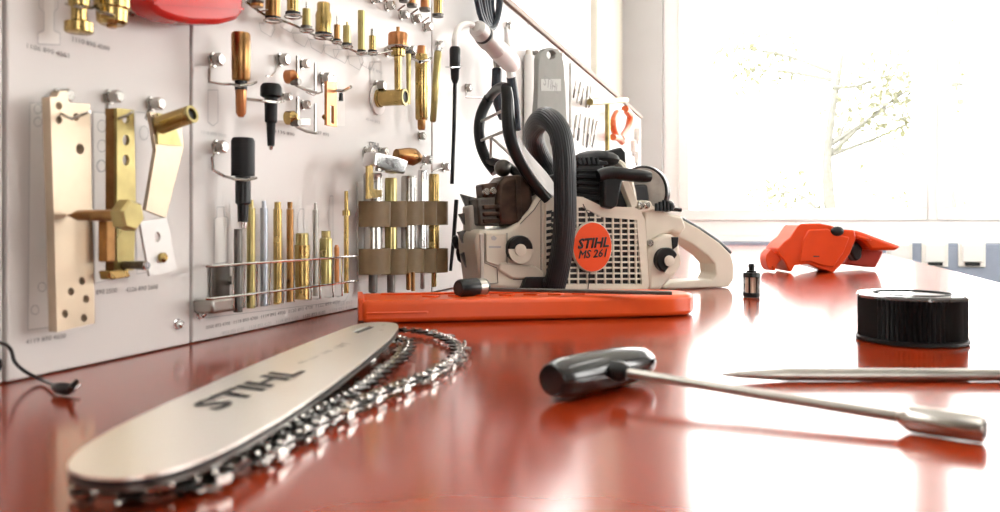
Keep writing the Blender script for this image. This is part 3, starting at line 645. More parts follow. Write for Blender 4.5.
# ---- panel C -------------------------------------------------------
t = thing('spark_lead', 'black test lead with a thick sleeve hanging straight down from a white cable', 'cable', on(452, 183, .02))
vlathe(455, .03, [(47, 9), (49, 11), (68, 11), (69.5, 9), (79, 8), (83, 5), (84, 4)]).build('sleeve', 'black', t)
MB().tube(smooth_pts([on(455, 83, .03), on(454, 130, .028), on(452, 184, .026)], 5), .0029, 9).build('lead', 'black', t)
MB().tube(smooth_pts([on(455, 49, .03), on(455, 38, .03), on(459, 28, .03), on(467, 24, .032), on(477, 27, .036), on(482, 32, .04)], 6), .0045, 10).build('white_cable', 'white_plastic', t)
MB().tube([on(446, 67, .03), on(452, 67.5, .045), on(458, 67, .045), on(462, 66, .03)], .0012, 6).build('clip', 'chrome', t)
a, b = on(476, 27, .04), on(497, 50, .05)
MB().lathe(a, b, [(0, .007), (.06, .013), (.28, .014), (.3, .0115), (.36, .0115), (.38, .0155), (.62, .0155), (.64, .014), (1, .0145)], 20).build('coupling', 'dull_alloy', t)
MB().lathe(a.lerp(b, .29), a.lerp(b, .36), [(0, .0142), (1, .0142)], 20).build('coupling_ring', 'dark', t)
MB().lathe(on(495, 47, .05), on(514, 66, .055), [(0, .013), (.2, .016), (.8, .016), (1, .010)], 18).build('white_head', 'white_plastic', t)
hook(PC, 466, 88, 8, [(466, 90, .01), (466, 97, .03), (486, 98, .04)], X=0.0087, wr=2)
t = thing('probe', 'short black rod probe hanging below the black lead', 'probe', on(451, 271, .02))
MB().tube([on(456.5, 200, .024), on(453.5, 240, .024), on(450.5, 271, .022)], [.0032, .0028, .0022], 9).build('rod', 'black', t)
MB().lathe(on(455, 236, .03), on(457, 248, .03), [(0, .003), (.3, .006), (.7, .006), (1, .003)], 10).build('grip', 'black', t)
MB().lathe(on(458, 248, .03), on(461, 262, .03), [(0, .002), (.3, .0045), (.8, .0045), (1, .002)], 10).build('tail', 'black', t)
t = thing('long_pliers', 'long-nosed pliers with white jaws and blue-grey handles hung on the white panel', 'pliers', on(508, 130, .03))
MB().tube([on(497, 40, .03), on(496, 55, .03), on(497.5, 70, .03)], [.004, .006, .006], 10).build('jaw', 'steel', t)
MB().tube([on(506, 27, .03), on(508, 50, .03), on(511, 78, .03)], [.003, .007, .007], 10).build('jaw', 'white_plastic', t)
MB().tube([on(497, 69, .03), on(496.5, 85, .03), on(498, 104, .03), on(502, 118, .03)], [.008, .0085, .008, .006], 10).build('handle', 'bluegrey_rubber', t)
MB().tube([on(511, 77, .03), on(514, 100, .03), on(518, 130, .03)], [.008, .009, .006], 10).build('handle', 'bluegrey_rubber', t)
hook(PC, 507, 26, 8, [(507, 27, .01), (509, 24, .03), (511, 20, .03)], X=0.0087)
t = thing('cable_coil', 'coil of blue-black cable hanging from the top of the white panel', 'cable', on(487, 28, .03))
for i in range(6):
    l_, r_ = 474 + i * 3.6, 500.5 - .4 * i; A, B = on(l_, -14, .03 - .002 * i), on(r_, -14, .03 - .002 * i); c = (A + B) / 2; ry = (B.y - A.y) / 2; rz = .066 - .0012 * i
    MB().tube([c + V((random.uniform(-.0008, .0008), math.cos(a) * ry, math.sin(a) * rz)) for a in [2 * PI * q / 28 for q in range(28)]], .0036 if i else .0042, 8, closed=True).build('loop', 'bluegrey_rubber', t)
# ---- panel D, E (far) ----------------------------------------------
t = thing('bar_scabbard', 'grey plastic bar scabbard with a small white label hung on the far panel', 'scabbard', on(552, 200, .02))
hook(PD, 551.5, 55, 4, None, X=.026)
P = [(539, 62), (541, 54), (546, 49), (552, 47.5), (558, 49), (562, 55), (564, 64), (567, 120), (569, 200), (536, 200), (537, 120)]
wprism(P, .018, .030, [hole(551.5, 55, 4.5, 4.5)]).build('sheath', 'grey_plastic', t, bevel=.003)
wprism([(541, 79), (561, 79), (561, 91), (541, 91)], .0302, .0310).build('label', 'label_grey', t, smooth=False)
text('label_word', 'STIHL', on(551, 85, .0316), (0, 1, 0), (0, 0, 1), .030, 'print', t, shear=.2, bold=0, length=.12)
q = on(551.5, 139, .030); MB().lathe(q, q + V((.002, 0, 0)), [(0, .014), (1, .013)], 16).build('eyelet', 'dark', t)
t = thing('white_tube', 'white plastic tube hanging beside the grey scabbard', 'tube', on(529, 200, .012))
vlathe(529, .012, [(55, 8), (57, 10), (200, 10)]).build('body', 'white_plastic', t); vlathe(529, .012, [(50, 6), (54.8, 7)]).build('cap', 'outlet', t)
hook(PD, 533, 53, 5, None, X=.01)
MB().tube([on(570.5, 63, .01), on(570.5, 128, .01)], .0035, 8).build('thin_rod', 'gunmetal', None, loc=on(570.5, 128, .01)); tag(C.objects['thin_rod'], 'thin grey rod standing against the white panel beside the scabbard', 'rod')
fl = []
for i, (x0, y0, x1, y1, w_) in enumerate(((576.5, 80, 573.5, 98, 2.6), (581, 82, 577, 103, 3), (584, 88, 581, 105, 2.6), (588, 86, 586, 108, 3), (591, 85, 589, 108, 2),
                              (577, 115, 573.5, 138, 3.2), (581, 114, 577.5, 141, 3), (586, 117, 583, 146, 2.4), (590, 118, 586.5, 148, 3), (594, 119, 590, 146, 2.6), (597, 121, 592, 148, 2.6))):
    a, b = on(x0, y0, .014), on(x1, y1, .014); k = px2m(a)
    t = thing('round_file', 'slim grey file in the upper slanting row on the far panel' if i < 5 else 'slim grey file in the lower slanting row on the far panel', 'file', b, 'files in the upper row' if i < 5 else 'files in the lower row')
    MB().lathe(a, a.lerp(b, .55), [(0, .6 * w_ * k / 2), (.05, w_ * k / 2), (1, w_ * k / 2)], 8).build('shank', 'gunmetal' if i % 2 else 'steel', t)
    MB().lathe(a.lerp(b, .552), b, [(0, w_ * k * .42), (.9, w_ * k * .40), (1, .001)], 8).build('grip', 'dark_steel' if i % 2 == 0 else 'steel', t)
t = thing('t_handle_key', 'brass-coloured T-handle key hanging on the far panel', 'key', on(607, 150, .03))
MB().lathe(on(590, 102, .03), on(626, 100, .03), [(0, .009), (1, .009)], 12).build('cross_handle', 'brass_green', t)
MB().lathe(on(607.5, 103.5, .03), on(607.5, 152, .03), [(0, .0075), (1, .0075)], 10).build('stem', 'brass_green', t)
t = thing('orange_pliers', 'pliers with orange handles hung jaws-down on the far panel', 'pliers', on(620, 142, .03))
MB().tube(smooth_pts([on(625, 109, .03), on(630, 116, .03), on(628, 128, .03), on(621, 139, .03)], 4), .012, 8).build('handle', 'pliers_orange', t)
MB().tube(smooth_pts([on(617, 113, .03), on(613, 122, .03), on(615, 132, .03), on(620, 139, .03)], 4), .010, 8).build('handle', 'pliers_orange', t)
MB().tube([on(613, 137, .03), on(619, 138, .03), on(622, 142, .03)], .010, 8).build('joint', 'pliers_orange', t)
MB().tube([on(616, 116, .03), on(622, 112, .03)], .006, 8).build('spring', 'outlet', t)
for i, (px, y0, y1, w_, lb) in enumerate(((637.5, 128, 141, 7, 'small white cup hung at the end of the far panel, topmost of three'), (633.5, 140, 152, 6, 'small cream cup hung below the topmost cup on the far panel'), (637, 152, 163, 5, 'small cup with a dark spot hung lowest at the end of the far panel'))):
    vtool('hanging_cup', lb, 'cup', px, .03, [('cup', 'outlet', [(y0, w_ * .7), (y0 + 1, w_), (y1, w_)]), ('foot', 'gunmetal' if i == 2 else 'white_plastic', [(y1 + .1, w_ * .5), (y1 + 3, w_ * .5)])], 'cups at the end of the far panel')
    hook(PE, px - 1.5, y0 + 3, 4, [(px - 1.5, y0 + 3, .002), (px, y0 + 3, .026)], X=0.0124, wr=1.5)

# ------------------------------------------------------------------ chainsaw
PHI = math.radians(20); SD = 1.08
su = R_ * math.cos(PHI) + F_ * math.sin(PHI); sv = -R_ * math.sin(PHI) + F_ * math.cos(PHI)
SQ = ond(600, 289, SD)
def S(px, py, v=0.0):
    d = ray(px, py); q = SQ + sv * v; return CAM + d * ((q - CAM).dot(sv) / d.dot(sv))
def sprism(poly, v0, v1, holes=(), vref=None):
    vr = v0 if vref is None else vref
    return MB().prism([S(a, b, vr) + sv * (v0 - vr) for a, b in poly], sv * (v1 - v0), [[S(a, b, vr) + sv * (v0 - vr) for a, b in h] for h in holes])
def scyl(px, py, v0, v1, wpx, prof=None, n=24):
    a = S(px, py, v0); k = px2m(a); return MB().lathe(a, a + sv * (v1 - v0), [(t, r * wpx * k / 2) for t, r in (prof or [(0, .9), (.15, 1), (1, 1)])], n)
base = S(600, 289, .06); base.z = 0.0
saw = thing('chainsaw', 'white chainsaw with black wrap handle, round orange badge and its top cover removed', 'chainsaw', base)
zb = 0.0015
# main housing: front crankcase with oil tank
sprism([(475, 236), (480, 229), (492, 230), (508, 229), (520, 222), (531, 209), (538, 196), (548, 190), (556, 190), (556, 291), (481, 288), (478, 262), (476, 250)], .008, .088).build('crankcase', 'saw_white', saw, bevel=.005, seg=3)
sprism([(486, 234), (506, 234), (506, 262), (498, 266), (486, 262)], .0055, .0085).build('tank_panel', 'saw_white', saw, bevel=.002)
sprism([(500, 262), (536, 266), (544, 272), (544, 279), (512, 279), (498, 270)], .0035, .010).build('rib', 'saw_white', saw, bevel=.003)
sprism([(480, 234), (484, 234), (484, 284), (481, 284)], .005, .0085).build('rib', 'saw_grey', saw, bevel=.001)
sprism([(526, 277), (556, 277), (556, 293), (520, 293)], .000, .012).build('lower_gap_shade', 'black', saw, bevel=.002)  # black block stands in for the shaded gap under the housing
sprism([(491, 237), (494, 235.5), (497, 238), (495, 240.5), (492, 240)], .0050, .0054).build('tank_symbol', 'print_pale', saw, smooth=False)
sprism([(489, 246), (501, 246), (501, 248), (489, 248)], .0050, .0054).build('tank_mark', 'print_pale', saw, smooth=False)
for ln in ([(485, 233), (485, 263), (497, 268)], [(497, 268), (498, 283), (484, 284)], [(507, 233), (507, 262), (512, 279)], [(520, 224), (534, 210), (543, 196)], [(541, 200), (541, 272)], [(513, 279.5), (544, 279.5)]):
    MB().tube([S(a_, b_, .0052 if a_ < 512 and b_ < 265 else .0072) for a_, b_ in ln], .0005, 6).build('seam', 'dark', saw)
# oil cap
cap = scyl(521, 249, -.004, .010, 27).build('oil_cap', 'black', saw)
sprism([(521 + 12.5 * math.cos(a), 249 + 15 * math.sin(a)) for a in [PI * i / 12 for i in range(13)]], -.0052, -.0035).build('cap_half', 'saw_white', cap, bevel=.0005)
a_ = scyl(521, 250, -.0075, -.0052, 12).build('cap_toggle', 'saw_white', cap)
for i in range(10): sprism([(546.5, 211 + i * 6.4), (552, 210 + i * 6.4), (552, 213.4 + i * 6.4), (546.5, 214.4 + i * 6.4)], -.0006, .0004).build('side_slot', 'dark', saw, smooth=False)
# bumper spikes
sp = [(476, 198), (461, 194), (466, 206), (472, 212), (459, 214), (464, 224), (471, 229), (458, 232), (463, 243), (471, 248), (461, 254), (466, 266), (474, 286), (478, 286), (478, 198)]
sprism(sp, .060, .066).build('bumper_spikes', 'dark_steel', saw, smooth=False)
sprism([(469, 206), (486, 202), (486, 232), (470, 232)], .04, .072).build('bumper_mount', 'saw_grey', saw, bevel=.003)
# muffler
sprism([(498, 184), (506, 176), (524, 174), (532, 180), (534, 205), (530, 224), (500, 226), (496, 205)], .016, .070).build('muffler', 'muffler', saw, bevel=.006, seg=3); muf = C.objects['muffler']
for y in (205, 212, 219): sprism([(483, y), (500, y - .5), (500, y + 4), (484, y + 4.5)], .016, .05).build('muffler_rib', 'muffler', muf, bevel=.0015)
sprism([(482, 184), (499, 182), (499, 204), (484, 204)], .024, .055).build('muffler_outlet', 'muffler', muf, bevel=.003)
sprism([(477, 198), (500, 196), (500, 226), (479, 226)], .022, .06).build('muffler_box', 'dark_steel', saw, bevel=.003)
for (x, y) in ((487, 192), (494, 191)): scyl(x, y, .019, .024, 8, [(0, .7), (.3, 1), (1, 1)], 14).build('muffler_port', 'steel', muf)
sprism([(516, 176), (521, 176), (522, 223), (517, 223)], .0135, .016).build('muffler_seam', 'muffler', muf, bevel=.001)
MB().ball(S(503, 168, .05), su * .012, sv * .012, U_ * .012).build('decompression_knob', 'dark_steel', saw)
sprism([(531, 182), (545, 178), (552, 190), (540, 196), (534, 212)], .03, .07).build('heat_shield', 'dark_steel', saw, bevel=.002)
# starter cover with slotted grille
cover = [(546, 204), (552, 198), (562, 195), (583, 197), (602, 206), (622, 207), (634, 207), (641, 211), (645, 220), (649, 286), (646, 291), (546, 291)]
gridp = [(551, 212), (583, 207), (602, 217), (637, 220), (642, 284), (551, 286)]
sc = sprism(cover, 0, .03, [gridp[::-1]]).build('starter_cover', 'saw_white', saw, smooth=False)
sprism(cover, .0302, .07).build('engine_case', 'saw_grey', saw, bevel=.003)
sprism([(549, 209), (583, 204), (602, 214), (639, 218), (644, 287), (549, 289)], .0042, .0298).build('fan_recess', 'dark', saw, smooth=False)
mb = MB()
def gclip_top(x):
    if x < 583: return 212 - (x - 551) * 5 / 32
    if x < 602: return 207 + (x - 583) * 10 / 19
    return 217 + (x - 602) * 3 / 35
y = 211.0
while y < 285:
    x0 = 551.0; segs = []
    x = 551.0; st = None
    while x <= 641.5:
        inside = y > gclip_top(x) + .6 and (x < 637 + (y - 220) * 5 / 64)
        if inside and st is None: st = x
        if not inside and st is not None: segs.append((st, x)); st = None
        x += 1
    if st is not None: segs.append((st, 641.5))
    for a0, a1 in segs:
        if a1 - a0 > 3: mb.prism([S(a0, y, .0005), S(a1, y, .0005), S(a1, y + 1.6, .0005), S(a0, y + 1.6, .0005)], sv * .003)
    y += 5.6
for i, x in enumerate([559, 568, 577, 586, 595, 604, 612.5, 620.5, 628, 635]):
    t0 = gclip_top(x + 1); mb.prism([S(x, t0, .0002), S(x + 1.4, t0, .0002), S(x + 2.3, 285.5, .0002), S(x + .9, 285.5, .0002)], sv * .003)
gr = mb.build('grille', 'saw_white', saw, smooth=False); gr['kind'] = 'stuff'
MB().tube([S(583, 204, -.0006), S(588, 214, -.0006), S(592, 224, -.0006)], .0006, 6).build('cover_seam', 'dark', saw)
MB().tube([S(590, 271, -.0006), S(588, 289, -.0006)], .0006, 6).build('cover_seam', 'dark', saw)
# badge
bc = S(592.5, 247, -.004); k = px2m(bc)
bd = MB().prism(circle(bc, su * (22.0 * k), U_ * (25.6 * k), 40), sv * .006).build('badge_rim', 'saw_white', saw, bevel=.001)
MB().prism(circle(bc - sv * .0008, su * (21.0 * k), U_ * (24.4 * k), 40), sv * .0007).build('badge', 'badge', bd)
text('badge_word', 'STIHL', bc - sv * .0012 + U_ * (3.6 * k) + su * (.3 * k), su + U_ * .05, U_, 13.5 * k, 'dark', bd, shear=.22, fat=.040, length=35 * k)
text('badge_word', 'MS 261', bc - sv * .0012 - U_ * (7.0 * k), su + U_ * .05, U_, 11.0 * k, 'dark', bd, shear=.22, fat=.028, length=32 * k)
# starter grip
MB().tube(smooth_pts([S(598, 176, -.006), S(612, 173, -.008), S(630, 175, -.010), S(650, 177, -.012)], 4), [.008, .0085, .009, .009, .009, .009, .009, .009, .009, .009, .009, .0085, .007], 14).build('starter_grip', 'black', saw)
sprism([(604, 175), (624, 175), (618, 206), (612, 209), (604, 207)], -.012, .004).build('grip_neck', 'black', saw, bevel=.003)
# cylinder fins (cover removed)
for i in range(6):
    y = 162 + i * 6.2; sprism([(576, y), (607, y - 1 + i), (609, y + 3 + i), (576, y + 3.6)], .014, .075).build('cylinder_fin', 'black_matte', saw, bevel=.001)
sprism([(577, 160), (604, 160), (606, 197), (577, 194)], .019, .07).build('cylinder', 'dark', saw, bevel=.003)
MB().ball(S(596, 160, .06), su * .034, sv * .035, U_ * .014, 20, 8).build('cylinder_head', 'black_matte', saw)
for i in range(5): sprism([(578 + i * 4.6, 157), (580.4 + i * 4.6, 157), (582 + i * 4.6, 164), (579 + i * 4.6, 164)], .010, .016).build('head_fin', 'rubber', saw, bevel=.0005)
sprism([(607, 151), (622, 147), (626, 152), (627, 166), (618, 168), (616, 159)], .06, .085).build('spark_plug_boot', 'black', saw, bevel=.003)
MB().tube(smooth_pts([S(612, 160, .05), S(622, 165, .04), S(628, 176, .03), S(632, 190, .03), S(634, 205, .03)], 4), .005, 8).build('ignition_lead', 'saw_white', saw)
sprism([(622, 182), (628, 180), (640, 206), (632, 208)], .012, .025).build('bracket', 'saw_white', saw, bevel=.001)
sprism([(600, 186), (648, 184), (652, 214), (600, 214)], .032, .07).build('carburettor_box', 'dark', saw, bevel=.004)
# round air filter
a = S(642, 192, .045); k = px2m(a); fax = (sv + su * 1.25).normalized()
MB().lathe(a, a + fax * .012, [(0, 25.5 * k), (.1, 26.5 * k), (1, 26.5 * k)], 40).build('air_filter', 'black', saw)
MB().lathe(a - fax * .001, a + fax * .001, [(0, 24 * k), (1, 24.2 * k)], 40).build('filter_face', 'filter_cloth', saw)
# rear: fuel tank, cap, handle
sprism([(644, 208), (655, 206), (672, 214), (683, 216), (687, 228), (680, 236), (672, 232), (660, 236), (653, 244), (651, 262), (651, 290), (645, 290)], .022, .085).build('rear_housing', 'saw_white', saw, bevel=.004)
sprism([(648, 250), (654, 240), (664, 234), (674, 234), (680, 243), (682, 262), (676, 275), (668, 283), (660, 291), (648, 291)], .012, .08).build('fuel_tank', 'saw_white', saw, bevel=.006, seg=3)
cap = scyl(668, 260, .002, .014, 25).build('fuel_cap', 'black', saw)
sprism([(669 + 11.5 * math.cos(a), 261 + 13.5 * math.sin(a)) for a in [-.6 + 2.6 * i / 12 for i in range(13)]], .0012, .0025).build('cap_half', 'saw_white', cap, bevel=.0005)
scyl(670, 261, -.0015, .0012, 11).build('cap_toggle', 'saw_white', cap)
sprism([(672, 237), (679, 237), (678, 246), (673, 250)], .010, .02).build('trigger', 'black', saw, bevel=.001)
for (x, y) in ((642, 205.5), (648, 205)): scyl(x, y, .008, .022, 8, [(0, .5), (.2, 1), (1, 1)], 14).build('housing_screw', 'steel', saw)
sprism([(636, 204), (642, 200), (651, 201), (654, 208), (648, 212), (640, 213)], .014, .03).build('screw_boss', 'saw_white', saw, bevel=.002)
scyl(651, 243, .010, .014, 7, n=14).build('housing_screw', 'steel', saw)
MB().ball(S(665, 206, .030), su * .014, sv * .016, U_ * .0095, 18, 8).build('choke_knob', 'black', saw); ck = C.objects['choke_knob']
for i in range(5): sprism([(657 + i * 3.6, 200 + abs(i - 2) * 1.6), (658.6 + i * 3.6, 200 + abs(i - 2) * 1.6), (659 + i * 3.6, 211), (657 + i * 3.6, 211)], .013, .019).build('knob_rib', 'rubber', ck)
MB().tube([S(672, 209, .04), S(681, 210, .04)], .003, 8).build('choke_lever', 'black', saw)
hv0, hv1 = .036, .078
sprism([(668, 216), (680, 218), (700, 229), (720, 243), (731, 254), (734, 264), (734, 280), (729, 288), (722, 289.5), (664, 290.5), (664, 286), (672, 283), (690, 280.5), (712, 280), (716, 274), (715, 264), (708, 256), (690, 243), (676, 236), (668, 232)], hv0, hv1, vref=hv0).build('rear_handle', 'saw_white', saw, bevel=.007, seg=3)
MB().tube(smooth_pts([S(681, 219, hv0 + .006), S(700, 229.5, hv0 + .006), S(720, 243.5, hv0 + .006), S(730, 253, hv0 + .006)], 4), .0035, 8).build('handle_inlay', 'black', saw)
sprism([(680, 215.5), (698, 223), (701, 225), (701, 228), (694, 227), (680, 219.5)], hv0 + .012, hv0 + .026, vref=hv0).build('throttle_lock', 'black', saw, bevel=.0015)
# wrap handle
hp = smooth_pts([S(551, 296, .002), S(556, 280, -.008), S(562, 250, -.018), S(565, 215, -.024), S(565, 180, -.026), S(564, 155, -.026), S(560, 133, -.022), S(552, 121, -.010), S(544, 118, .010), S(537, 124, .040), S(533, 134, .075), S(537, 150, .105), S(545, 166, .115), S(553, 182, .11)], 6)
hp = [p if p.z > .0165 else V((p.x, p.y, .0165)) for p in hp]
# build the tube with fine lengthwise ridges
def ridged(pts, r, n, amp):
    mb = MB(); N = len(pts); prev = None; rings = []
    for i in range(N):
        tt = (pts[min(i + 1, N - 1)] - pts[max(i - 1, 0)]).normalized()
        if prev is None: a = tt.orthogonal().normalized()
        else: a = (prev - tt * prev.dot(tt)).normalized()
        prev = a; b = tt.cross(a)
        rings.append([mb.bm.verts.new(pts[i] + (a * math.cos(2 * PI * q / n) + b * math.sin(2 * PI * q / n)) * (r * (1 - amp * (q % 2)))) for q in range(n)])
    for i in range(N - 1):
        for q in range(n): mb.bm.faces.new([rings[i][q], rings[i][(q + 1) % n], rings[i + 1][(q + 1) % n], rings[i + 1][q]])
    mb.bm.faces.new(rings[0][::-1]); mb.bm.faces.new(rings[-1]); return mb
ridged(hp, .0147, 56, .03).build('wrap_handle', 'rubber', saw, ang=22)
sprism([(546, 176), (606, 166), (606, 172), (552, 190)], .05, .085).build('handle_bridge', 'black', saw, bevel=.003)
# hand guard
gv0, gv1 = .000, .112
near = [S(506, 88, .004), S(507.5, 100, .002), S(508, 118, .002), S(511, 140, .004), S(519, 160, .006), S(532, 181, .008), S(549, 202, .010)]
far = [S(489, 98, gv1), S(482, 112, gv1), S(479, 128, gv1), S(481, 145, gv1), S(487, 160, gv1), S(496, 172, gv1 - .01)]
MB().tube(smooth_pts(near, 5), [.0072 + .0015 * math.sin(PI * min(1, i / 24)) for i in range(31)], 12).build('hand_guard_arm', 'black', saw)
MB().tube(smooth_pts(far, 5), .0080, 12).build('hand_guard_arm', 'black', saw)
MB().tube(smooth_pts([S(506, 88, .004), S(502, 87, .03), S(496, 90, .07), S(489, 98, gv1)], 5), .0068, 12).build('hand_guard_top', 'rubber', saw)
mb = MB()   # broad web behind the near arm, white put in as its highlight
wn = smooth_pts([S(513, 126, .016), S(527, 150, .016), S(547, 173, .014), S(557, 188, .012)], 5); wf = smooth_pts([S(511, 130, .008), S(516, 151, .006), S(530, 174, .006), S(555, 198, .006)], 5)
vv = [(mb.bm.verts.new(a), mb.bm.verts.new(b), mb.bm.verts.new(a + sv * .004), mb.bm.verts.new(b + sv * .004)) for a, b in zip(wn, wf)]
for i in range(len(vv) - 1):
    for q0, q1 in ((0, 1), (2, 3), (0, 2), (1, 3)): mb._face([vv[i][q0], vv[i][q1], vv[i + 1][q1], vv[i + 1][q0]])
mb.build('hand_guard_web', 'white_plastic', saw)
def rib_(a, b, r=.0016): MB().tube([a, b], r * 1.3, 7).build('guard_rib', 'dull_alloy', saw)
rib_(S(480, 122, gv1), S(504, 110, .01)); rib_(S(480, 141, gv1), S(505, 131, .01)); rib_(S(491, 137, .09), S(512, 156, .03)); rib_(S(491, 165, .10), S(491, 137, .09))
MB().tube([S(487, 160, gv1), S(508, 166, .06), S(520, 176, .03), S(556, 196, .02)], .006, 10).build('hand_guard_foot', 'black', saw)
for (u0, px) in ((0, 485), (1, 640)): 
    q = S(px, 280, .05); MB().lathe(V((q.x, q.y, 0.0004)), V((q.x, q.y, .012)), [(0, .010), (1, .012)], 16).build('rubber_foot', 'black', saw)

for ch in saw.children_recursive:          # nothing of the saw may dip below the bench top or into the panel
    for v in ch.data.vertices:
        if v.co.z + saw.location.z < .0008: v.co.z = .0008 - saw.location.z
        if v.co.x + saw.location.x < .006: v.co.x = .006 - saw.location.x

# ------------------------------------------------------------------ orange bar cover (scabbard) on the bench
OZ = .0225
a, b = onz(362, 324.5), onz(704, 316.5); ux = (b - a).normalized(); uy = V((-ux.y, ux.x, 0)); L = (b - a).length; WD = .085
t = thing('orange_scabbard', 'long flat orange plastic tray lying in front of the chainsaw', 'scabbard', (a + b) / 2)
def op(x, y, z): return a + ux * x + uy * y + V((0, 0, z))
prof = [(0, 0), (L * .75, 0), (L - .035, .002), (L - .012, .010), (L, .026), (L + .001, .05), (L - .010, .070), (L - .04, .080), (L * .7, WD), (.0, WD)]
MB().prism([op(x, y, .0008) for x, y in prof], (0, 0, OZ - .0008)).build('body', 'orange', t, bevel=.0045, seg=3)
MB().prism([op(.004, -.0015, .0095), op(.062, -.0015, .0095), op(.066, .002, .0095), op(.004, .002, .0095)], (0, 0, .002)).build('side_rib', 'orange', t, bevel=.0006)
MB().prism([op(-.0035, .003, .003), op(.002, .003, .003), op(.002, WD - .004, .003), op(-.0035, WD - .004, .003)], (0, 0, OZ - .001)).build('end_lip', 'orange', t, bevel=.001)
for i in range(7): MB().prism([op(.06 + i * .026, .030, OZ), op(.072 + i * .026, .022, OZ), op(.078 + i * .026, .030, OZ), op(.068 + i * .026, .040, OZ)], (0, 0, .0016)).build('grip_rib', 'orange', t, bevel=.0006)
MB().prism([op(.02, .055, OZ), op(L - .08, .055, OZ), op(L - .08, .062, OZ), op(.02, .062, OZ)], (0, 0, .002)).build('long_rib', 'orange', t, bevel=.0008)
# combination wrench lying on it
zt = OZ + .0022
t = thing('combination_wrench', 'black combination wrench with a box socket head lying on the orange tray', 'wrench', onz(470, 292, zt))
zs = OZ + .0075
A_ = onz(458, 288.5, zs + .001); B_ = onz(487, 286.5, zs + .001)
hd = (B_ - A_).normalized(); A2 = A_
MB().lathe(A2, B_, [(0, .0078), (.06, .0092), (.55, .0095), (.9, .0088), (1, .006)], 20).build('socket_head', 'black', t)
MB().lathe(A2 - hd * .0003, A2 + hd * .0006, [(0, .0062), (1, .0062)], 6).build('socket_bore', 'dark', t)
MB().lathe(A2.lerp(B_, .62), A2.lerp(B_, .86), [(0, .0096), (1, .0092)], 20).build('polished_band', 'gunmetal', t)
c0 = B_ - V((0, 0, .003)); c1 = onz(672, 293, zt + .002); dd = (c1 - c0).normalized(); sd = V((-dd.y, dd.x, 0)).normalized()
MB().obox((c0 + c1) / 2, (c1 - c0) / 2, sd * .0042, V((0, 0, .0018))).build('shaft', 'dark_steel', t, bevel=.0008, smooth=False)

# ------------------------------------------------------------------ guide bar and chain
BZ = .0145
bp = [(396, 331), (398.5, 326.5), (394, 322.8), (376, 322), (358, 324), (340, 330), (280, 353.5), (200, 388), (130, 420), (95, 439), (77, 452), (68, 463), (71, 470), (84, 475.5), (105, 478), (130, 477.5), (160, 472.5), (200, 460), (240, 441), (290, 412), (340, 378), (375, 351), (390, 338.5)]
P = smooth_pts([onz(x, y, BZ) for x, y in bp], 4, True)
slot = [onz(x, y, BZ) for x, y in ((351, 331.8), (369, 325.6), (375.5, 326.8), (358, 333.2))]
holes = [circle(onz(x, y, BZ), V((.0022, 0, 0)), V((0, .0022, 0)), 10) for x, y in ((383, 325), (381, 330))]
t = thing('guide_bar', 'long pale steel guide bar lying on its loosened saw chain on the bench', 'guide bar', onz(230, 400, .009))
MB().prism(P, (0, 0, -.0009), [slot] + holes).build('side_plate', 'bar_steel', t, smooth=False)
cen = sum(P, V()) / len(P)
def shrink(k): 
    out = []
    n = len(P)
    for i in range(n):
        d = (P[(i + 1) % n] - P[i - 1]).normalized(); nn = V((-d.y, d.x, 0)); 
        if (cen - P[i]).dot(nn) < 0: nn = -nn
        out.append(P[i] + nn * k)
    return out
MB().prism([p - V((0, 0, .0010)) for p in shrink(.0012)], (0, 0, -.0019)).build('groove_core', 'dark', t, smooth=False)  # core coloured dark as part of the shadow below the bar face
MB().prism([p - V((0, 0, .0030)) for p in P], (0, 0, -.0016)).build('side_plate', 'dark_steel', t, smooth=False)  # lower plate darkened to stand for the shadow under the bar
ta, tb = onz(208, 407, BZ), onz(297, 369, BZ); bd_ = (tb - ta).normalized(); bu = V((-bd_.y, bd_.x, 0))
text('bar_word', 'STIHL', onz(252, 388, BZ + .0003), bd_, bu, .025, 'dark', t, shear=.25, bold=.03, length=(tb - ta).length)
text('bar_print', '40 cm  3/8  1,6', onz(322, 354, BZ + .0003), bd_, bu, .006, 'print_pale', t, length=.07)
text('bar_print', '11 T', onz(343, 345, BZ + .0003), bd_, bu, .009, 'print', t, bold=.02)
# chain: closed path of pixels on the bench
ZC = .0042
cp = [(86, 494), (112, 496), (150, 493), (195, 482), (240, 465), (285, 442), (330, 417), (375, 395), (415, 379), (440, 368), (457, 357), (460, 348), (449, 339.5), (428, 332.5), (405, 330), (385, 331), (365, 336), (352, 343), (348, 349), (356, 350.5), (372, 345), (386, 339), (400, 338.5), (407, 343.5), (403, 353), (388, 366), (360, 387), (320, 409), (280, 431), (235, 452), (190, 468), (145, 477), (105, 480), (82, 484)]
CP = smooth_pts([onz(x, y, ZC) for x, y in cp], 8, True)
seg = [0.0]
for i in range(len(CP)): seg.append(seg[-1] + (CP[(i + 1) % len(CP)] - CP[i]).length)
tot = seg[-1]; NL = int(round(tot / .0083)); NL -= NL % 4; pit = tot / NL
def at(s):
    s = s % tot
    for i in range(len(CP)):
        if seg[i + 1] >= s:
            f = (s - seg[i]) / max(1e-9, seg[i + 1] - seg[i]); return CP[i].lerp(CP[(i + 1) % len(CP)], f)
chain = thing('saw_chain', 'steel saw chain looped loosely under and beside the guide bar', 'chain', onz(230, 440, 0))
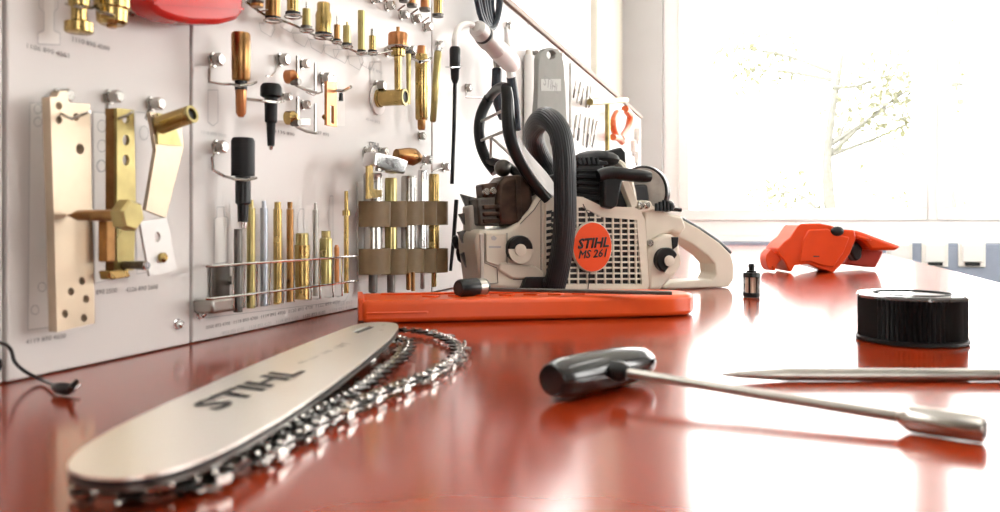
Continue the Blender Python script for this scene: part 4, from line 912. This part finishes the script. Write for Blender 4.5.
def link_mesh(kind):
    mb = MB(); h = pit * .92
    def plate(pts, z0, z1): mb.prism([V((x, y, z0)) for x, y in pts], (0, 0, z1 - z0))
    if kind == 'drive_link':
        plate([(-h, -.002), (-h * .5, -.0036), (0, -.0075), (h * .5, -.0036), (h, -.002), (h, .002), (h * .5, .0032), (-h * .5, .0032), (-h, .002)], -.0007, .0007)
    elif kind == 'tie_strap':
        for z in (-.0021, .0009): plate([(-h * .62, -.0028), (h * .62, -.0028), (h * .78, 0), (h * .62, .0030), (-h * .62, .0030), (-h * .78, 0)], z, z + .0012)
    else:
        plate([(-h * .62, -.0028), (h * .62, -.0028), (h * .78, 0), (h * .62, .0030), (-h * .62, .0030), (-h * .78, 0)], -.0021, -.0009)
        plate([(-h * .78, -.0028), (h * .78, -.0028), (h * .9, .003), (h * .9, .0066), (h * .45, .0062), (h * .38, .0034), (h * .1, .0034), (-.0002, .0080), (-h * .85, .0068)], .0009, .0021)
        mb.box((-h * .85, .0066, -.0022), (.0002, .0080, .0010))
    if kind != 'drive_link':
        for x in (-h * .5, h * .5): mb.lathe(V((x, 0, -.0027)), V((x, 0, .0027)), [(0, .0014), (1, .0014)], 8)
    o = mb.build('tmp', 'chain_dark' if kind == 'drive_link' else 'chain', None, loc=(0, 0, 0), smooth=False); me = o.data; me.name = kind; bpy.data.objects.remove(o); return me
LM = {k_: link_mesh(k_) for k_ in ('drive_link', 'tie_strap', 'cutter')}
ce = sum(CP, V()) / len(CP); area = sum(CP[i].x * CP[(i + 1) % len(CP)].y - CP[(i + 1) % len(CP)].x * CP[i].y for i in range(len(CP)))
for i in range(NL):
    p = at(i * pit); d = at(i * pit + .001) - at(i * pit - .001); an = math.atan2(d.y, d.x)
    kd = 'drive_link' if i % 2 == 0 else ('cutter' if i % 4 == 1 else 'tie_strap')
    o = bpy.data.objects.new(kd, LM[kd]); C.objects.link(o); o.parent = chain; o.location = p - chain.location
    o.rotation_euler = (0, 0, an + (PI if area > 0 else 0))
    if (i // 4) % 2: o.scale = (1, 1, -1) if kd == 'cutter' else (1, 1, 1)

# ------------------------------------------------------------------ orange engine cover
OD = 1.55
ov = F_; 
def O(cx, cy, v=0.0): return ond(760 + cx / 6.667, 215 + cy / 6.667, OD + v)
def oprism(poly, v0, v1): return MB().prism([O(x, y, v0) for x, y in poly], F_ * (v1 - v0))
bl = O(490, 385); bl.z = 0
t = thing('engine_cover', 'orange plastic engine top cover lying on the bench before the window', 'engine cover', bl)
oprism([(120, 225), (160, 180), (200, 150), (250, 75), (275, 57), (400, 55), (480, 72), (560, 95), (630, 100), (640, 160), (600, 260), (545, 330), (490, 386), (430, 366), (370, 350), (320, 328), (235, 335), (212, 378), (196, 380), (180, 340), (160, 300), (135, 275)], 0, .075).build('shell', 'orange_cover', t, bevel=.012, seg=3)
oprism([(300, 140), (325, 98), (460, 92), (480, 120), (560, 140), (600, 150), (560, 250), (490, 350), (400, 335), (330, 310), (260, 318), (285, 180)], -.004, .001).build('side_panel', 'orange_cover', t, bevel=.0035)
oprism([(630, 98), (690, 116), (950, 210), (905, 236), (740, 238), (690, 180), (640, 165)], .02, .15).build('visor', 'orange_cover', t, bevel=.006)
oprism([(640, 130), (720, 150), (750, 172), (640, 158)], .010, .022).build('visor_rib', 'orange_cover', t, bevel=.002)
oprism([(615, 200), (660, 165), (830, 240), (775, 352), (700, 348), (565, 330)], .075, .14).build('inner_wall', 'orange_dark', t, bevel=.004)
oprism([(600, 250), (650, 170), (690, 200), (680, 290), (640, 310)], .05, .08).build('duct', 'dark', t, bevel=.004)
oprism([(75, 228), (100, 250), (135, 262), (145, 300), (115, 330), (104, 372), (90, 372), (84, 345), (72, 374), (50, 345), (40, 300), (44, 265)], .01, .05).build('front_lip', 'orange_cover', t, bevel=.005)
q = O(515, 108, -.003); MB().ball(q, R_ * .013, F_ * .006, U_ * .0095).build('lock_screw', 'black', t)
for x, y in ((512, 178), (553, 195), (500, 243)): q = O(x, y, -.001); MB().ball(q, R_ * .0035, F_ * .003, U_ * .0035, 10, 6).build('boss', 'orange_cover', t)
MB().obox(O(375, 276, -.0035), R_ * .006, F_ * .001, U_ * .0012).build('moulded_slot', 'dark', t, smooth=False)

# ------------------------------------------------------------------ fuel filter
fb = onz(751.5, 297); k = px2m(fb); fb.z = 0
t = thing('fuel_filter', 'tiny black caged fuel filter with a beige core standing on the bench', 'filter', fb)
def fz(p0, p1, w0, w1=None, n=20): return MB().lathe(fb + V((0, 0, p0 * k)), fb + V((0, 0, p1 * k)), [(0, w0 * k / 2), (1, (w1 or w0) * k / 2)], n)
fz(.3, 4.5, 16.5, 17).build('base_cap', 'black', t, bevel=.0006); fz(20, 24.5, 17, 16).build('top_cap', 'black', t, bevel=.0006); fz(4.6, 19.9, 12.5).build('felt_core', 'felt', t)
fz(24.6, 26.5, 10).build('collar', 'black', t); fz(26.6, 30, 5.5).build('nipple', 'black', t); fz(30, 33.5, 7, 5).build('nipple_head', 'black', t, bevel=.0005)
for i in range(6):
    an = 2 * PI * (i + .25) / 6; p = fb + V((math.cos(an), math.sin(an), 0)) * (7.4 * k)
    MB().box(p + V((-.0011, -.0011, 4.4 * k)), p + V((.0011, .0011, 20.2 * k))).build('cage_post', 'black', t, smooth=False)
# ------------------------------------------------------------------ black pleated air filter
fc = onz(911.5, 348) ; fdir = (fc - CAM); fdir.z = 0; fdir.normalize(); RF = .0415; fc = fc + fdir * RF; fc.z = 0; HF = .0395
t = thing('pleated_air_filter', 'round black pleated air filter with an open middle standing on the bench', 'filter', fc)
MB().lathe(fc + V((0, 0, .0004)), fc + V((0, 0, .0042)), [(0, RF * .99), (.2, RF * 1.02), (.8, RF * 1.02), (1, RF * .97)], 48).build('bottom_rim', 'filter_black', t)
MB().lathe(fc + V((0, 0, .0043)), fc + V((0, 0, HF - .0036)), [(0, RF * .985), (1, RF * .985)], 144, star=.955).build('pleats', 'filter_black', t, ang=20)
MB().lathe(fc + V((0, 0, HF - .0035)), fc + V((0, 0, HF)), [(0, RF * .95), (0, RF), (.6, RF), (1, RF * .97), (1, RF * .70), (0, RF * .68), (0, RF * .95)], 64, cap=False).build('top_rim', 'filter_top', t)
MB().lathe(fc + V((0, 0, HF - .02)), fc + V((0, 0, HF + .0007)), [(0, RF * .66), (.9, RF * .68), (1, RF * .685), (1, RF * .71), (.85, RF * .715)], 64, cap=False).build('inner_collar', 'filter_black', t)
MB().lathe(fc + V((0, 0, HF - .0020)), fc + V((0, 0, HF - .0004)), [(0, RF * .66), (1, RF * .66)], 48).build('inner_disc', 'filter_top', t)

# ------------------------------------------------------------------ T-handled screwdriver and round file
ha, hb = onz(551, 380, .0125), onz(646, 361, .0115)
t = thing('t_handle_driver', 'T-handled nut driver with a black grip and long grey shaft lying on the bench', 'driver', onz(700, 390, 0))
hm = (ha + hb) / 2; hx_ = (hb - ha) / 2; hy_ = V((-hx_.y, hx_.x, 0)).normalized()
N = 14; mb = MB(); rings = []
for i in range(N + 1):
    s = -1 + 2 * i / N; rr = .0122 * (1 - (.16 if s < 0 else .30) * abs(s) ** 2.2) * (1 if abs(s) < .99 else .86); c = hm + hx_ * s
    rings.append([mb.bm.verts.new(c + hy_ * (rr * 1.05 * math.cos(2 * PI * q / 20)) + U_ * (rr * .98 * math.sin(2 * PI * q / 20))) for q in range(20)])
for i in range(N):
    for q in range(20): mb.bm.faces.new([rings[i][q], rings[i][(q + 1) % 20], rings[i + 1][(q + 1) % 20], rings[i + 1][q]])
mb.bm.faces.new(rings[0][::-1]); mb.bm.faces.new(rings[-1])
mb.build('grip', 'black_gloss', t, bevel=.001)
s0 = onz(618, 371, .0135); s1 = onz(912, 419, .0064); s2 = onz(985, 429.5, .0064)
sdir = (s1 - s0).normalized()
MB().lathe(s0 - sdir * .006, s0 + sdir * .006, [(0, .006), (.7, .0058), (1, .0042)], 14).build('ferrule', 'black', t)
MB().tube([s0, s1], .0026, 12).build('shaft', 'gunmetal', t)
MB().lathe(s1 - sdir * .006, s2, [(0, .0027), (.12, .0058), (.16, .0062), (.97, .0062), (1, .0056)], 20).build('nut_socket', 'steel', t)
MB().lathe(s2 - (s2 - s1).normalized() * .0001, s2 + (s2 - s1).normalized() * .0005, [(0, .0042), (1, .0042)], 6).build('socket_bore', 'dark', t)
f0, f1 = onz(722, 374.5, .0041), onz(1050, 375, .0041)
t = thing('bench_file', 'slim round tapered file lying on the bench beside the pleated filter', 'file', f1)
MB().lathe(f0, f1, [(0, .0006), (.05, .0020), (.2, .0040), (1, .0040)], 16).build('blade', 'gunmetal', t)
